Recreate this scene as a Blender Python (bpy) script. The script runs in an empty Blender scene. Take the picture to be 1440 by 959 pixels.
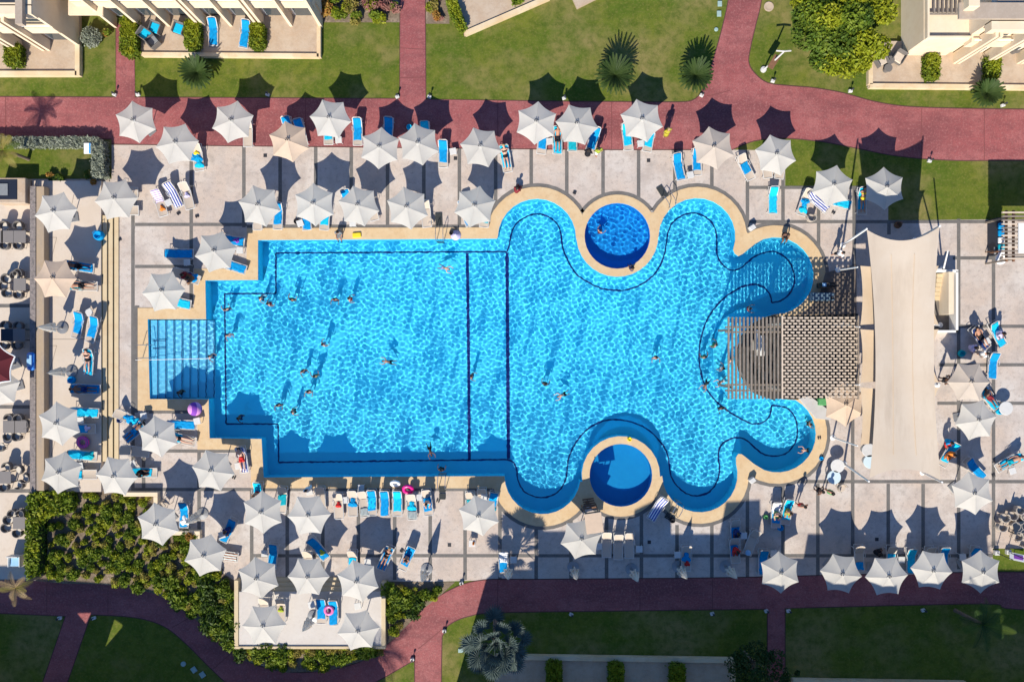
import bpy, math, random
import numpy as np
from mathutils import Vector, Matrix
from mathutils.geometry import tessellate_polygon
R = math.radians
rnd = random.Random(7)
sc = bpy.context.scene
COL = sc.collection
CAM_H = 54.0          # metres above the deck
PXM = 20.0            # photo pixels per metre on the ground
AZ, EL = R(16.0), R(38.0)

def P(px, py, z=0.0):
    """photo pixel seen at height z -> world point at that height"""
    k = (CAM_H - z) / CAM_H / PXM
    return Vector(((px - 720.0) * k, (479.5 - py) * k, z))
def gz(px, py):
    if 50 < px < 146 and 252 < py < 690: return 0.36
    if 340 < px < 537 and 828 < py < 904: return 0.45
    return 0.0

# ------------------------------------------------------------------ materials
MATS = {}
def mat(name, col, rough=0.8, var=0.0, scale=3.0, bump=0.0, bscale=40.0, spec=0.3, col2=None, rand=0.0, metallic=0.0, detail=6, coord='Object', transl=0.0):
    if name in MATS: return MATS[name]
    m = bpy.data.materials.new(name); m.use_nodes = True
    nt = m.node_tree; N = nt.nodes; L = nt.links
    b = N['Principled BSDF']
    b.inputs['Base Color'].default_value = (*col, 1); b.inputs['Roughness'].default_value = rough
    b.inputs['Specular IOR Level'].default_value = spec; b.inputs['Metallic'].default_value = metallic
    out = None
    if var or col2 or bump or rand:
        if coord == 'World':
            tc = N.new('ShaderNodeNewGeometry').outputs['Position']
        else:
            tc = N.new('ShaderNodeTexCoord').outputs['Object']
    if var or col2:
        n = N.new('ShaderNodeTexNoise'); n.inputs['Scale'].default_value = scale; n.inputs['Detail'].default_value = detail
        n.inputs['Roughness'].default_value = 0.62
        L.new(tc, n.inputs['Vector'])
        r = N.new('ShaderNodeValToRGB'); L.new(n.outputs['Fac'], r.inputs['Fac'])
        c2 = col2 or tuple(min(1, c * (1 + var)) for c in col)
        c1 = col if col2 else tuple(c * (1 - var) for c in col)
        r.color_ramp.elements[0].position = 0.33; r.color_ramp.elements[0].color = (*c1, 1)
        r.color_ramp.elements[1].position = 0.67; r.color_ramp.elements[1].color = (*c2, 1)
        out = r.outputs['Color']; L.new(out, b.inputs['Base Color'])
    if rand:
        oi = N.new('ShaderNodeObjectInfo'); mr = N.new('ShaderNodeMapRange')
        mr.inputs['To Min'].default_value = 1 - rand; mr.inputs['To Max'].default_value = 1 + rand
        L.new(oi.outputs['Random'], mr.inputs['Value'])
        hsv = N.new('ShaderNodeHueSaturation'); L.new(mr.outputs['Result'], hsv.inputs['Value'])
        if out: L.new(out, hsv.inputs['Color'])
        else: hsv.inputs['Color'].default_value = (*col, 1)
        L.new(hsv.outputs['Color'], b.inputs['Base Color'])
    if bump:
        n2 = N.new('ShaderNodeTexNoise'); n2.inputs['Scale'].default_value = bscale; n2.inputs['Detail'].default_value = 4
        L.new(tc, n2.inputs['Vector'])
        bp = N.new('ShaderNodeBump'); bp.inputs['Strength'].default_value = bump; bp.inputs['Distance'].default_value = 0.03
        L.new(n2.outputs['Fac'], bp.inputs['Height']); L.new(bp.outputs['Normal'], b.inputs['Normal'])
    if transl:
        t = N.new('ShaderNodeBsdfTranslucent'); t.inputs['Color'].default_value = (*col, 1)
        mx = N.new('ShaderNodeMixShader'); mx.inputs[0].default_value = transl
        o = N['Material Output']; L.new(b.outputs[0], mx.inputs[1]); L.new(t.outputs[0], mx.inputs[2]); L.new(mx.outputs[0], o.inputs[0])
    MATS[name] = m
    return m

def layered(name, base, layers, rough=0.85, bump=0.0, bscale=30.0, spec=0.25, spots=None):
    """several noise layers blended over a base colour, world space: (colour, scale, lo, hi, amount[, stretch])"""
    m = bpy.data.materials.new(name); m.use_nodes = True
    nt = m.node_tree; N = nt.nodes; L = nt.links; b = N['Principled BSDF']
    b.inputs['Roughness'].default_value = rough; b.inputs['Specular IOR Level'].default_value = spec
    pos = N.new('ShaderNodeNewGeometry').outputs['Position']
    cur = None
    for i, l in enumerate(layers):
        c, s, lo, hi, amt = l[:5]
        n = N.new('ShaderNodeTexNoise'); n.inputs['Scale'].default_value = s; n.inputs['Detail'].default_value = 8; n.inputs['Roughness'].default_value = 0.65
        mp = N.new('ShaderNodeMapping'); mp.inputs['Location'].default_value = (i * 7.3, i * 3.1, 0)
        if len(l) > 5: mp.inputs['Scale'].default_value = l[5]
        L.new(pos, mp.inputs['Vector']); L.new(mp.outputs[0], n.inputs['Vector'])
        mr = N.new('ShaderNodeMapRange'); mr.inputs['From Min'].default_value = lo; mr.inputs['From Max'].default_value = hi; mr.inputs['To Max'].default_value = amt
        L.new(n.outputs['Fac'], mr.inputs['Value'])
        mx = N.new('ShaderNodeMix'); mx.data_type = 'RGBA'
        L.new(mr.outputs['Result'], mx.inputs['Factor'])
        if cur is None: mx.inputs['A'].default_value = (*base, 1)
        else: L.new(cur, mx.inputs['A'])
        mx.inputs['B'].default_value = (*c, 1)
        cur = mx.outputs['Result']
    L.new(cur, b.inputs['Base Color'])
    if bump:
        n2 = N.new('ShaderNodeTexNoise'); n2.inputs['Scale'].default_value = bscale; n2.inputs['Detail'].default_value = 5
        L.new(pos, n2.inputs['Vector'])
        bp = N.new('ShaderNodeBump'); bp.inputs['Strength'].default_value = bump; bp.inputs['Distance'].default_value = 0.04
        L.new(n2.outputs['Fac'], bp.inputs['Height']); L.new(bp.outputs['Normal'], b.inputs['Normal'])
    MATS[name] = m
    return m

def stripes(name, ca, cb, freq, axis=0, rough=0.9):
    m = bpy.data.materials.new(name); m.use_nodes = True
    nt = m.node_tree; N = nt.nodes; L = nt.links; b = N['Principled BSDF']; b.inputs['Roughness'].default_value = rough
    tc = N.new('ShaderNodeTexCoord'); sx = N.new('ShaderNodeSeparateXYZ'); L.new(tc.outputs['Object'], sx.inputs[0])
    mu = N.new('ShaderNodeMath'); mu.operation = 'MULTIPLY'; mu.inputs[1].default_value = freq; L.new(sx.outputs[axis], mu.inputs[0])
    fr = N.new('ShaderNodeMath'); fr.operation = 'FRACT'; L.new(mu.outputs[0], fr.inputs[0])
    gt = N.new('ShaderNodeMath'); gt.operation = 'GREATER_THAN'; gt.inputs[1].default_value = 0.5; L.new(fr.outputs[0], gt.inputs[0])
    mx = N.new('ShaderNodeMix'); mx.data_type = 'RGBA'; L.new(gt.outputs[0], mx.inputs['Factor'])
    mx.inputs['A'].default_value = (*ca, 1); mx.inputs['B'].default_value = (*cb, 1)
    L.new(mx.outputs['Result'], b.inputs['Base Color'])
    MATS[name] = m
    return m

GRASS = layered('grass', (0.090, 0.137, 0.016), [((0.172, 0.182, 0.028), 0.35, 0.40, 0.64, 0.8), ((0.27, 0.215, 0.085), 0.2, 0.47, 0.63, 0.85), ((0.062, 0.098, 0.012), 1.7, 0.44, 0.66, 0.75), ((0.20, 0.19, 0.05), 6.0, 0.5, 0.68, 0.75), ((0.045, 0.07, 0.01), 24.0, 0.5, 0.7, 0.5)], rough=0.95, bump=0.9, bscale=26, spec=0.1)
PATHM = layered('red_paving', (0.325, 0.092, 0.092), [((0.385, 0.132, 0.128), 0.45, 0.44, 0.62, 0.9), ((0.195, 0.060, 0.064), 0.26, 0.46, 0.62, 0.85, (0.5, 1.6, 1)), ((0.22, 0.068, 0.070), 1.6, 0.48, 0.66, 0.75), ((0.41, 0.18, 0.17), 7, 0.5, 0.68, 0.65), ((0.15, 0.055, 0.058), 14, 0.5, 0.68, 0.75)], rough=0.75, bump=0.35, bscale=25)
DECKM = layered('stone_deck', (0.53, 0.43, 0.36), [((0.58, 0.53, 0.49), 0.18, 0.42, 0.6, 0.9), ((0.42, 0.355, 0.315), 0.7, 0.46, 0.66, 0.85), ((0.34, 0.285, 0.25), 3.2, 0.52, 0.70, 0.75), ((0.60, 0.55, 0.5), 12, 0.52, 0.75, 0.55), ((0.25, 0.21, 0.185), 20, 0.56, 0.70, 0.7), ((0.33, 0.285, 0.25), 0.45, 0.60, 0.70, 0.5)], rough=0.7, bump=0.4, bscale=16)
PALED = layered('pale_deck', (0.57, 0.475, 0.385), [((0.63, 0.55, 0.47), 0.4, 0.4, 0.65, 0.8), ((0.50, 0.41, 0.33), 3, 0.5, 0.75, 0.6)], rough=0.75, bump=0.2, bscale=20)
COPM = layered('sandstone_coping', (0.60, 0.42, 0.235), [((0.64, 0.49, 0.30), 0.8, 0.4, 0.65, 0.9), ((0.50, 0.34, 0.185), 2.5, 0.5, 0.72, 0.7), ((0.66, 0.52, 0.36), 14, 0.5, 0.75, 0.5)], rough=0.7, bump=0.2, bscale=20)
BANDM = layered('grey_granite', (0.14, 0.13, 0.122), [((0.19, 0.178, 0.165), 1.2, 0.4, 0.65, 0.8), ((0.075, 0.072, 0.07), 12, 0.5, 0.75, 0.7)], rough=0.7)
TERR = layered('terrace_stone', (0.46, 0.34, 0.24), [((0.52, 0.42, 0.32), 0.8, 0.4, 0.62, 0.8), ((0.40, 0.30, 0.22), 2.2, 0.48, 0.68, 0.8), ((0.54, 0.45, 0.36), 9, 0.5, 0.7, 0.5)], rough=0.75)
SOIL = layered('planting_soil', (0.21, 0.16, 0.115), [((0.42, 0.33, 0.24), 1.1, 0.52, 0.7, 0.9), ((0.09, 0.066, 0.045), 5, 0.5, 0.7, 0.8)], rough=0.95, bump=0.8, bscale=14)
TILE = layered('pool_tile', (0.09, 0.745, 1.0), [((0.075, 0.70, 0.99), 0.4, 0.4, 0.6, 0.8)], rough=0.6, spec=0.1)
TILED = layered('deep_pool_tile', (0.012, 0.35, 0.84), [((0.010, 0.32, 0.80), 0.5, 0.4, 0.6, 0.8)], rough=0.6, spec=0.1)
TILEC = layered('calm_pool_tile', (0.010, 0.35, 0.72), [((0.008, 0.31, 0.68), 0.5, 0.4, 0.6, 0.8)], rough=0.6, spec=0.1)
NAVY = mat('navy_tile', (0.004, 0.022, 0.17), 0.5)
CREAM = layered('cream_render', (0.74, 0.60, 0.43), [((0.78, 0.66, 0.50), 0.5, 0.42, 0.62, 0.8), ((0.68, 0.54, 0.38), 3, 0.5, 0.72, 0.5)], rough=0.85)
ROOFM = layered('flat_roof', (0.42, 0.34, 0.27), [((0.36, 0.29, 0.23), 0.9, 0.4, 0.65, 0.8), ((0.48, 0.41, 0.34), 6, 0.5, 0.7, 0.6)], rough=0.9)
GLASS = mat('dark_window_glass', (0.05, 0.065, 0.075), 0.08, spec=0.6)
WHITE = mat('white_paint', (0.80, 0.79, 0.76), 0.45)
PLASTIC = mat('white_plastic', (0.60, 0.59, 0.57), 0.4, var=.05, scale=6, rand=.06)
CANVAS = mat('white_canvas', (0.76, 0.735, 0.685), 0.9, var=0.05, scale=1.3, rand=0.06, transl=0.48)
CANVT = mat('tan_canvas', (0.62, 0.475, 0.355), 0.9, var=0.05, scale=2.5, transl=0.08)
CANVG = mat('taupe_canvas', (0.55, 0.47, 0.395), 0.9, var=0.05, scale=2.5, transl=0.08)
POLE = mat('grey_metal', (0.33, 0.33, 0.33), 0.4, metallic=0.6)
DARK = mat('dark_metal', (0.04, 0.04, 0.045), 0.5)
BEIGE = mat('beige_mesh', (0.50, 0.42, 0.345), 0.85, var=0.06, scale=60, rand=0.06)
WOOD = mat('weathered_timber', (0.235, 0.195, 0.16), 0.8, var=0.2, scale=6, rand=0.1)
LATT = mat('cream_timber', (0.60, 0.49, 0.385), 0.8, var=0.1, scale=5)
BROWNW = mat('brown_timber', (0.20, 0.10, 0.055), 0.7, var=0.2, scale=8)
STONEW = layered('rough_stone', (0.24, 0.21, 0.20), [((0.42, 0.36, 0.33), 6, 0.55, 0.7, 0.8), ((0.09, 0.085, 0.085), 5, 0.48, 0.68, 0.9), ((0.32, 0.22, 0.2), 9, 0.55, 0.7, 0.6)], rough=0.9, bump=0.8, bscale=12)
TANW = layered('tan_wall', (0.40, 0.30, 0.20), [((0.33, 0.27, 0.22), 0.7, 0.42, 0.62, 0.9, (3, 0.6, 1)), ((0.46, 0.36, 0.25), 4, 0.5, 0.7, 0.5)], rough=0.85)
FAB = {}
def fab(name, col, var=0.08):
    FAB[name] = mat(name + '_cloth', col, 0.95, var=var, scale=7, rand=0.05, spec=0.1); return FAB[name]
fab('blue', (0.006, 0.27, 0.60), .14); fab('cyan', (0.010, 0.46, 0.72), .14); fab('teal', (0.01, 0.36, 0.45)); fab('navy', (0.02, 0.045, 0.16))
fab('white', (0.78, 0.78, 0.78)); fab('black', (0.02, 0.02, 0.025)); fab('red', (0.55, 0.035, 0.035)); fab('pink', (0.75, 0.12, 0.33)); fab('yellow', (0.80, 0.60, 0.04))
fab('green', (0.10, 0.32, 0.12)); fab('lime', (0.35, 0.42, 0.05)); fab('purple', (0.25, 0.07, 0.42)); fab('grey', (0.22, 0.23, 0.24)); fab('orange', (0.72, 0.22, 0.04)); fab('maroon', (0.22, 0.03, 0.04))
fab('patterned', (0.42, 0.36, 0.04)); fab('lavender', (0.55, 0.5, 0.72)); fab('pale blue', (0.30, 0.52, 0.75)); fab('brown', (0.18, 0.09, 0.05)); fab('beige', (0.62, 0.52, 0.42))
FAB['striped'] = stripes('blue_white_stripe', (0.015, 0.045, 0.34), (0.78, 0.78, 0.80), 6.0)
FAB['purple striped'] = stripes('purple_white_stripe', (0.38, 0.25, 0.55), (0.80, 0.78, 0.80), 8.0, 1)
FAB['multicolour striped'] = stripes('brown_teal_stripe', (0.30, 0.12, 0.06), (0.62, 0.70, 0.68), 6.0)
FAB['grey striped'] = stripes('grey_stripe', (0.17, 0.21, 0.21), (0.42, 0.46, 0.46), 11.0)
SKIN = {'light': mat('light_skin', (0.62, 0.36, 0.26), 0.6, var=0.06, scale=9), 'tan': mat('tanned_skin', (0.43, 0.22, 0.14), 0.6, var=0.06, scale=9), 'dark': mat('brown_skin', (0.19, 0.095, 0.06), 0.55, var=0.06, scale=9)}
HAIR = {'dark': mat('dark_hair', (0.02, 0.015, 0.012), 0.6), 'brown': mat('brown_hair', (0.09, 0.05, 0.03), 0.6), 'fair': mat('fair_hair', (0.42, 0.28, 0.13), 0.6)}
LEAF = {}
def leafmat(n, c, c2):
    LEAF[n] = mat(n + '_leaf', c, 0.6, col2=c2, scale=1.7, spec=0.25, detail=3, transl=0.25, rand=0.12); return LEAF[n]
leafmat('green', (0.062, 0.122, 0.012), (0.125, 0.175, 0.020)); leafmat('dark', (0.026, 0.062, 0.014), (0.062, 0.110, 0.022)); leafmat('bright', (0.20, 0.245, 0.010), (0.33, 0.34, 0.018))
leafmat('silver', (0.25, 0.28, 0.21), (0.36, 0.38, 0.30)); leafmat('blue', (0.055, 0.085, 0.08), (0.12, 0.16, 0.145)); leafmat('yellow', (0.20, 0.19, 0.03), (0.38, 0.29, 0.08)); leafmat('rosy', (0.30, 0.11, 0.10), (0.42, 0.24, 0.18)); leafmat('sago', (0.030, 0.062, 0.012), (0.062, 0.100, 0.022))
leafmat('dry', (0.30, 0.20, 0.09), (0.42, 0.31, 0.16)); leafmat('orange', (0.35, 0.14, 0.03), (0.42, 0.28, 0.06)); leafmat('fresh', (0.12, 0.185, 0.012), (0.20, 0.25, 0.022))
BARK = mat('bark', (0.20, 0.15, 0.11), 0.9, var=0.25, scale=9, bump=0.5, bscale=12)

# ------------------------------------------------------------------ mesh building
class MB:
    def __init__(s): s.v = []; s.f = []; s.m = []; s.cur = 0
    def add(s, V, F, M=None):
        o = len(s.v)
        if M is not None: V = [M @ Vector(p) for p in V]
        s.v.extend([tuple(p) for p in V]); s.f.extend([tuple(i + o for i in f) for f in F]); s.m.extend([s.cur] * len(F)); return s
    def box(s, c, d, M=None, bev=0.0):
        x, y, z = [k / 2 for k in d]
        if bev <= 0 or bev * 2.2 > min(d):
            V = [(a * x, b * y, e * z) for a in (-1, 1) for b in (-1, 1) for e in (-1, 1)]
            F = [(0, 1, 3, 2), (4, 6, 7, 5), (0, 4, 5, 1), (2, 3, 7, 6), (0, 2, 6, 4), (1, 5, 7, 3)]
        else:
            V = []; F = []
            for (zz, k) in ((-z, bev), (-z + bev, 0), (z - bev, 0), (z, bev)):
                xx, yy = x - k, y - k; b = bev
                V += [(xx - b, -yy, zz), (xx, -yy + b, zz), (xx, yy - b, zz), (xx - b, yy, zz), (-xx + b, yy, zz), (-xx, yy - b, zz), (-xx, -yy + b, zz), (-xx + b, -yy, zz)]
            for r in range(3):
                for i in range(8): F.append((r * 8 + i, r * 8 + (i + 1) % 8, r * 8 + 8 + (i + 1) % 8, r * 8 + 8 + i))
            F.append(tuple(range(7, -1, -1))); F.append(tuple(range(24, 32)))
        T = Matrix.Translation(c)
        return s.add(V, F, T if M is None else M @ T)
    def tube(s, pts, r, n=8, cap=True):
        pts = [Vector(p) for p in pts]; rs = r if isinstance(r, (list, tuple)) else [r] * len(pts)
        V = []; F = []; up = None
        for i, p in enumerate(pts):
            d = (pts[min(i + 1, len(pts) - 1)] - pts[max(i - 1, 0)]).normalized()
            if up is None: up = Vector((0, 0, 1)) if abs(d.z) < 0.9 else Vector((1, 0, 0))
            a = d.cross(up)
            if a.length < 1e-5: a = d.orthogonal()
            a.normalize(); b = a.cross(d); b.normalize(); up = b
            for k in range(n):
                t = 2 * math.pi * k / n
                V.append(p + (a * math.cos(t) + b * math.sin(t)) * rs[i])
        for i in range(len(pts) - 1):
            for k in range(n): F.append((i * n + k, i * n + (k + 1) % n, i * n + n + (k + 1) % n, i * n + n + k))
        if cap: F.append(tuple(range(n - 1, -1, -1))); F.append(tuple(range((len(pts) - 1) * n, len(pts) * n)))
        return s.add(V, F)
    def lathe(s, prof, n=20, c=(0, 0, 0), M=None):
        V = []; F = []
        for (r, z) in prof:
            for k in range(n):
                t = 2 * math.pi * k / n; V.append((c[0] + r * math.cos(t), c[1] + r * math.sin(t), c[2] + z))
        for i in range(len(prof) - 1):
            for k in range(n): F.append((i * n + k, i * n + (k + 1) % n, i * n + n + (k + 1) % n, i * n + n + k))
        if prof[0][0] > 1e-4: F.append(tuple(range(n - 1, -1, -1)))
        if prof[-1][0] > 1e-4: F.append(tuple(range((len(prof) - 1) * n, len(prof) * n)))
        return s.add(V, F, M)
    def ball(s, c, r, n=10, sc_=(1, 1, 1)):
        prof = [(math.sin(math.pi * i / n) * r, -math.cos(math.pi * i / n) * r) for i in range(n + 1)]
        M = Matrix.Translation(c) @ Matrix.Diagonal((*sc_, 1)); return s.lathe(prof, n + 2, M=M)
    def torus(s, c, R_, r, n=24, k=10, M=None):
        V = []; F = []
        for i in range(n):
            a = 2 * math.pi * i / n
            for j in range(k):
                b = 2 * math.pi * j / k; rr = R_ + r * math.cos(b)
                V.append((c[0] + rr * math.cos(a), c[1] + rr * math.sin(a), c[2] + r * math.sin(b)))
        for i in range(n):
            for j in range(k): F.append((i * k + j, ((i + 1) % n) * k + j, ((i + 1) % n) * k + (j + 1) % k, i * k + (j + 1) % k))
        return s.add(V, F, M)
    def prism(s, poly, z0, z1):
        """vertical prism from an (x, y) outline; top face tessellated"""
        n = len(poly)
        A = sum(poly[i][0] * poly[(i + 1) % n][1] - poly[(i + 1) % n][0] * poly[i][1] for i in range(n))
        if A < 0: poly = poly[::-1]
        V = [(x, y, z0) for x, y in poly] + [(x, y, z1) for x, y in poly]
        F = [(i, (i + 1) % n, n + (i + 1) % n, n + i) for i in range(n)]
        tr = tessellate_polygon([[Vector((x, y, 0)) for x, y in poly]])
        for t in tr:
            a, b, c = [Vector((*poly[k], 0)) for k in t]
            if (b - a).cross(c - a).z < 0: t = t[::-1]
            F.append(tuple(n + k for k in t)); F.append(tuple(t[::-1]))
        return s.add(V, F)
    def build(s, name, material, parent=None, smooth=False, loc=None, rotz=0.0):
        me = bpy.data.meshes.new(name); me.from_pydata(s.v, [], s.f)
        ms = material if isinstance(material, (list, tuple)) else [material]
        for m in ms: me.materials.append(m)
        if len(ms) > 1: me.polygons.foreach_set('material_index', s.m)
        if smooth: me.polygons.foreach_set('use_smooth', [True] * len(me.polygons))
        me.update()
        o = bpy.data.objects.new(name, me); COL.objects.link(o)
        if parent is not None: o.parent = parent
        if loc is not None: o.location = loc
        o.rotation_euler.z = rotz
        return o

def tag(o, label=None, cat=None, group=None, kind=None):
    if label: o['label'] = label
    if cat: o['category'] = cat
    if group: o['group'] = group
    if kind: o['kind'] = kind
    return o
def thing(name, label, cat, loc=(0, 0, 0), rotz=0.0, group=None):
    o = bpy.data.objects.new(name, None); COL.objects.link(o); o.location = loc; o.rotation_euler.z = rotz
    o.empty_display_size = 0.2
    return tag(o, label, cat, group)
def dup(root, loc, rotz, label, group=None, scale=None):
    r = root.copy(); COL.objects.link(r); r.location = loc; r.rotation_euler.z = rotz; r['label'] = label
    if scale: r.scale = scale if isinstance(scale, (tuple, list)) else (scale,) * 3
    if group: r['group'] = group
    for ch in list(root.children):
        c = ch.copy(); COL.objects.link(c); c.parent = r
        for g in ch.children:
            d = g.copy(); COL.objects.link(d); d.parent = c
    return r
class Proto:
    """first call places the prototype itself, later calls place copies"""
    def __init__(s, root): s.root = root; s.used = False
    def put(s, loc, rotz, label, group=None, scale=None):
        if not s.used:
            s.used = True; o = s.root; o.location = loc; o.rotation_euler.z = rotz; o['label'] = label
            if scale: o.scale = scale if isinstance(scale, (tuple, list)) else (scale,) * 3
            if group: o['group'] = group
            return o
        return dup(s.root, loc, rotz, label, group, scale)
    def drop(s):
        if not s.used:
            for c in list(s.root.children_recursive): bpy.data.objects.remove(c)
            bpy.data.objects.remove(s.root)
def override(o, m, slot=0):
    o.material_slots[slot].link = 'OBJECT'; o.material_slots[slot].material = m

# ------------------------------------------------------------------ outline helpers (pixels)
def arc(cx, cy, r, a0, a1, n=14):
    """image-space arc, angles in degrees, 0 = right, 90 = up"""
    return [(cx + r * math.cos(R(a0 + (a1 - a0) * i / n)), cy - r * math.sin(R(a0 + (a1 - a0) * i / n))) for i in range(n + 1)]
def smooth(pts, n=6, closed=False):
    out = []; N = len(pts)
    for i in range(N if closed else N - 1):
        g = lambda k: pts[k % N] if closed else pts[max(0, min(N - 1, k))]
        p0, p1, p2, p3 = g(i - 1), g(i), g(i + 1), g(i + 2)
        for j in range(n):
            t = j / n; t2 = t * t; t3 = t2 * t
            out.append(tuple(0.5 * (2 * p1[k] + (p2[k] - p0[k]) * t + (2 * p0[k] - 5 * p1[k] + 4 * p2[k] - p3[k]) * t2 + (3 * p1[k] - p0[k] - 3 * p2[k] + p3[k]) * t3) for k in (0, 1)))
    if not closed: out.append(tuple(pts[-1]))
    return out
def W(pts, z=0.0): return [tuple(P(x, y, 0).xy) for x, y in pts]
def sheet(name, loops, z, material, thick=0.0):
    """flat sheet from pixel loops (first outer, rest holes); thick adds a skirt down"""
    ls = [[Vector((*p, 0)) for p in W(l)] for l in loops]
    flat = [v for l in ls for v in l]
    tr = tessellate_polygon(ls)
    F = []
    for t in tr:
        a, b, c = [flat[k] for k in t]
        cr = (b - a).cross(c - a).z
        if abs(cr) < 1e-9: continue
        F.append(tuple(t) if cr > 0 else tuple(t[::-1]))
    V = [(v.x, v.y, z) for v in flat]
    if thick:
        o = 0
        for l in ls:
            n = len(l); base = len(V)
            V += [(v.x, v.y, z - thick) for v in l]
            for i in range(n): F.append((o + i, o + (i + 1) % n, base + (i + 1) % n, base + i))
            o += n
    mb = MB(); mb.add(V, F); ob = mb.build(name, material); return tag(ob, kind='structure')
def strip_mesh(mb, pts, w, z):
    """ribbon along pixel polyline, width w in pixels"""
    q = [P(x, y, 0) for x, y in pts]; V = []; F = []; h = w / PXM / 2
    for i, p in enumerate(q):
        d = (q[min(i + 1, len(q) - 1)] - q[max(i - 1, 0)]).normalized(); nrm = Vector((-d.y, d.x, 0))
        V += [(p + nrm * h)[:2] + (z,), (p - nrm * h)[:2] + (z,)]
    for i in range(len(q) - 1): F.append((2 * i, 2 * i + 1, 2 * i + 3, 2 * i + 2))
    mb.add(V, F)
# ================================================================== the setting
POOL = [(363, 338), (699, 336)] + arc(755, 335, 55, 178, 0) + arc(868, 332, 57.5, 186, 350) + arc(980, 333, 54, 178, -20) \
    + [(1033, 357), (1038, 360.5), (1044, 357.5), (1052, 351), (1062, 343)] + arc(1090, 388, 54, 108, -75) \
    + [(1088, 442), (1075, 446), (1055, 456), (1042, 472), (1036, 490), (1035, 505), (1038, 522), (1047, 540), (1060, 553), (1080, 560)] \
    + arc(1093, 610, 54, 62, -110) + [(1060, 652), (1049, 643), (1043, 638.5), (1038, 638), (1034.8, 643), (1035, 652)] \
    + arc(984, 667, 53, 5, -178) + arc(873, 668, 55, -2, 190) + arc(763, 669, 53.5, -8, -180) \
    + [(371, 671), (368, 617), (295, 616), (293.6, 561), (211, 561), (208, 449), (290, 449), (289, 394.5), (363, 394)]
RND_UP = arc(868, 332, 46, 0, 350, 35); RND_LO = arc(873, 668, 44, 0, 350, 35)
COPING = [(347, 321)] + arc(755, 335, 72, 168, 25) + arc(868, 332, 58, 148, 35) + arc(980, 333, 70, 151, 6) + arc(1090, 388, 71, 123, -20) \
    + [(1160, 440), (1160, 562)] + arc(1093, 610, 70, 42, -123) + arc(984, 667, 69, -5, -150) + arc(873, 668, 58, -34, -146) + arc(763, 669, 71, -28, -166) \
    + [(353, 686), (353, 632), (278, 632), (278, 577), (194, 577), (194, 433), (273, 433), (273, 378), (347, 378)]
HOLES = [POOL, RND_UP, RND_LO]
far = 14000
sheet('ground', [[(-far, -far), (far, -far), (far, far), (-far, far)]] + HOLES, 0.0, GRASS)
PATH_UP = [(-300, 135)] + [(163, 137), (163, 33), (189, 33), (190, 137), (562, 139), (563, -200), (597, -200), (599, 140), (800, 143), (955, 144)] \
    + smooth([(955, 144), (972, 142), (984, 133), (994, 112), (1004, 80), (1014, 45), (1024, 0), (1030, -60), (1030, -200)], 5) \
    + [(1076, -200)] + smooth([(1076, -60), (1071, 0), (1063, 35), (1056, 65), (1053, 88), (1062, 104), (1080, 117), (1110, 121), (1145, 124), (1185, 131), (1225, 142), (1265, 149), (1320, 152), (1440, 154), (1740, 157)], 5) \
    + smooth([(1740, 228), (1440, 226), (1340, 226), (1262, 220), (1200, 208), (1150, 199), (1100, 195), (1060, 199), (1030, 211)], 5) + [(840, 211), (560, 208), (280, 205), (157, 203), (157, 196), (-300, 195)]
sheet('red_path', [PATH_UP], 0.012, PATHM)
PATH_LO = smooth([(-300, 815), (0, 815), (45, 815), (90, 819), (140, 820), (180, 824), (220, 834), (250, 850), (280, 874), (310, 902), (345, 928), (400, 944), (460, 942), (515, 926), (555, 896), (595, 855), (635, 828), (680, 815), (760, 814), (1000, 812), (1140, 809), (1400, 804), (1740, 806)], 5) \
    + [(1740, 866)] + smooth([(1740, 866), (1440, 857), (1400, 849), (1300, 850), (1140, 854)], 4) + [(1104, 855), (1104, 1200), (1079, 1200), (1079, 856)] \
    + smooth([(1079, 856), (840, 859), (700, 861), (660, 866), (635, 876), (624, 890), (621, 930), (619, 1200)], 5) + [(584, 1200)] \
    + smooth([(584, 1200), (583, 945), (582, 930), (565, 938), (535, 955), (500, 972), (440, 990), (380, 986), (330, 968), (297, 940), (265, 908), (235, 883), (205, 871), (170, 866), (128, 864)], 5) \
    + [(95, 959), (62, 1100), (25, 1100), (60, 959), (92, 866)] + [(0, 862), (-300, 861)]
sheet('red_path.001', [PATH_LO], 0.012, PATHM)
DECK = [(-300, 252), (157, 252), (157, 204), (280, 205), (560, 208), (840, 211), (1030, 211), (1104, 212), (1104, 262), (1249, 262), (1249, 310), (1740, 306), (1740, 770), (1396, 771), (1396, 805), (1140, 809.5), (1000, 812.5), (680, 815.5), (540, 820), (540, 906), (337, 906), (337, 830), (283, 790), (222, 745), (48, 690), (45, 816), (-300, 816)]
sheet('stone_deck', [DECK] + HOLES, 0.006, DECKM)
BED = [(46, 689), (222, 691), (222, 746), (284, 748), (284, 787), (330, 816), (337, 830), (337, 907), (541, 907), (541, 817), (640, 818), (620, 836), (595, 856), (555, 897), (515, 927), (460, 943), (400, 945), (345, 929), (310, 903), (280, 875), (250, 851), (220, 835), (180, 825), (140, 821), (90, 820), (45, 816)]
sheet('planting_soil', [BED], 0.020, SOIL)
sheet('planting_soil.001', [[(452, -120), (562, -120), (562, 32), (452, 32)]], 0.008, SOIL)
sheet('planting_soil.002', [[(599, -120), (632, -120), (632, 34), (599, 34)]], 0.008, SOIL)
sheet('pale_terrace', [[(-300, 288), (42, 288), (42, 816), (-300, 816)]], 0.014, PALED)
sheet('coping', [COPING] + HOLES, 0.036, COPM, 0.03)
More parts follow.
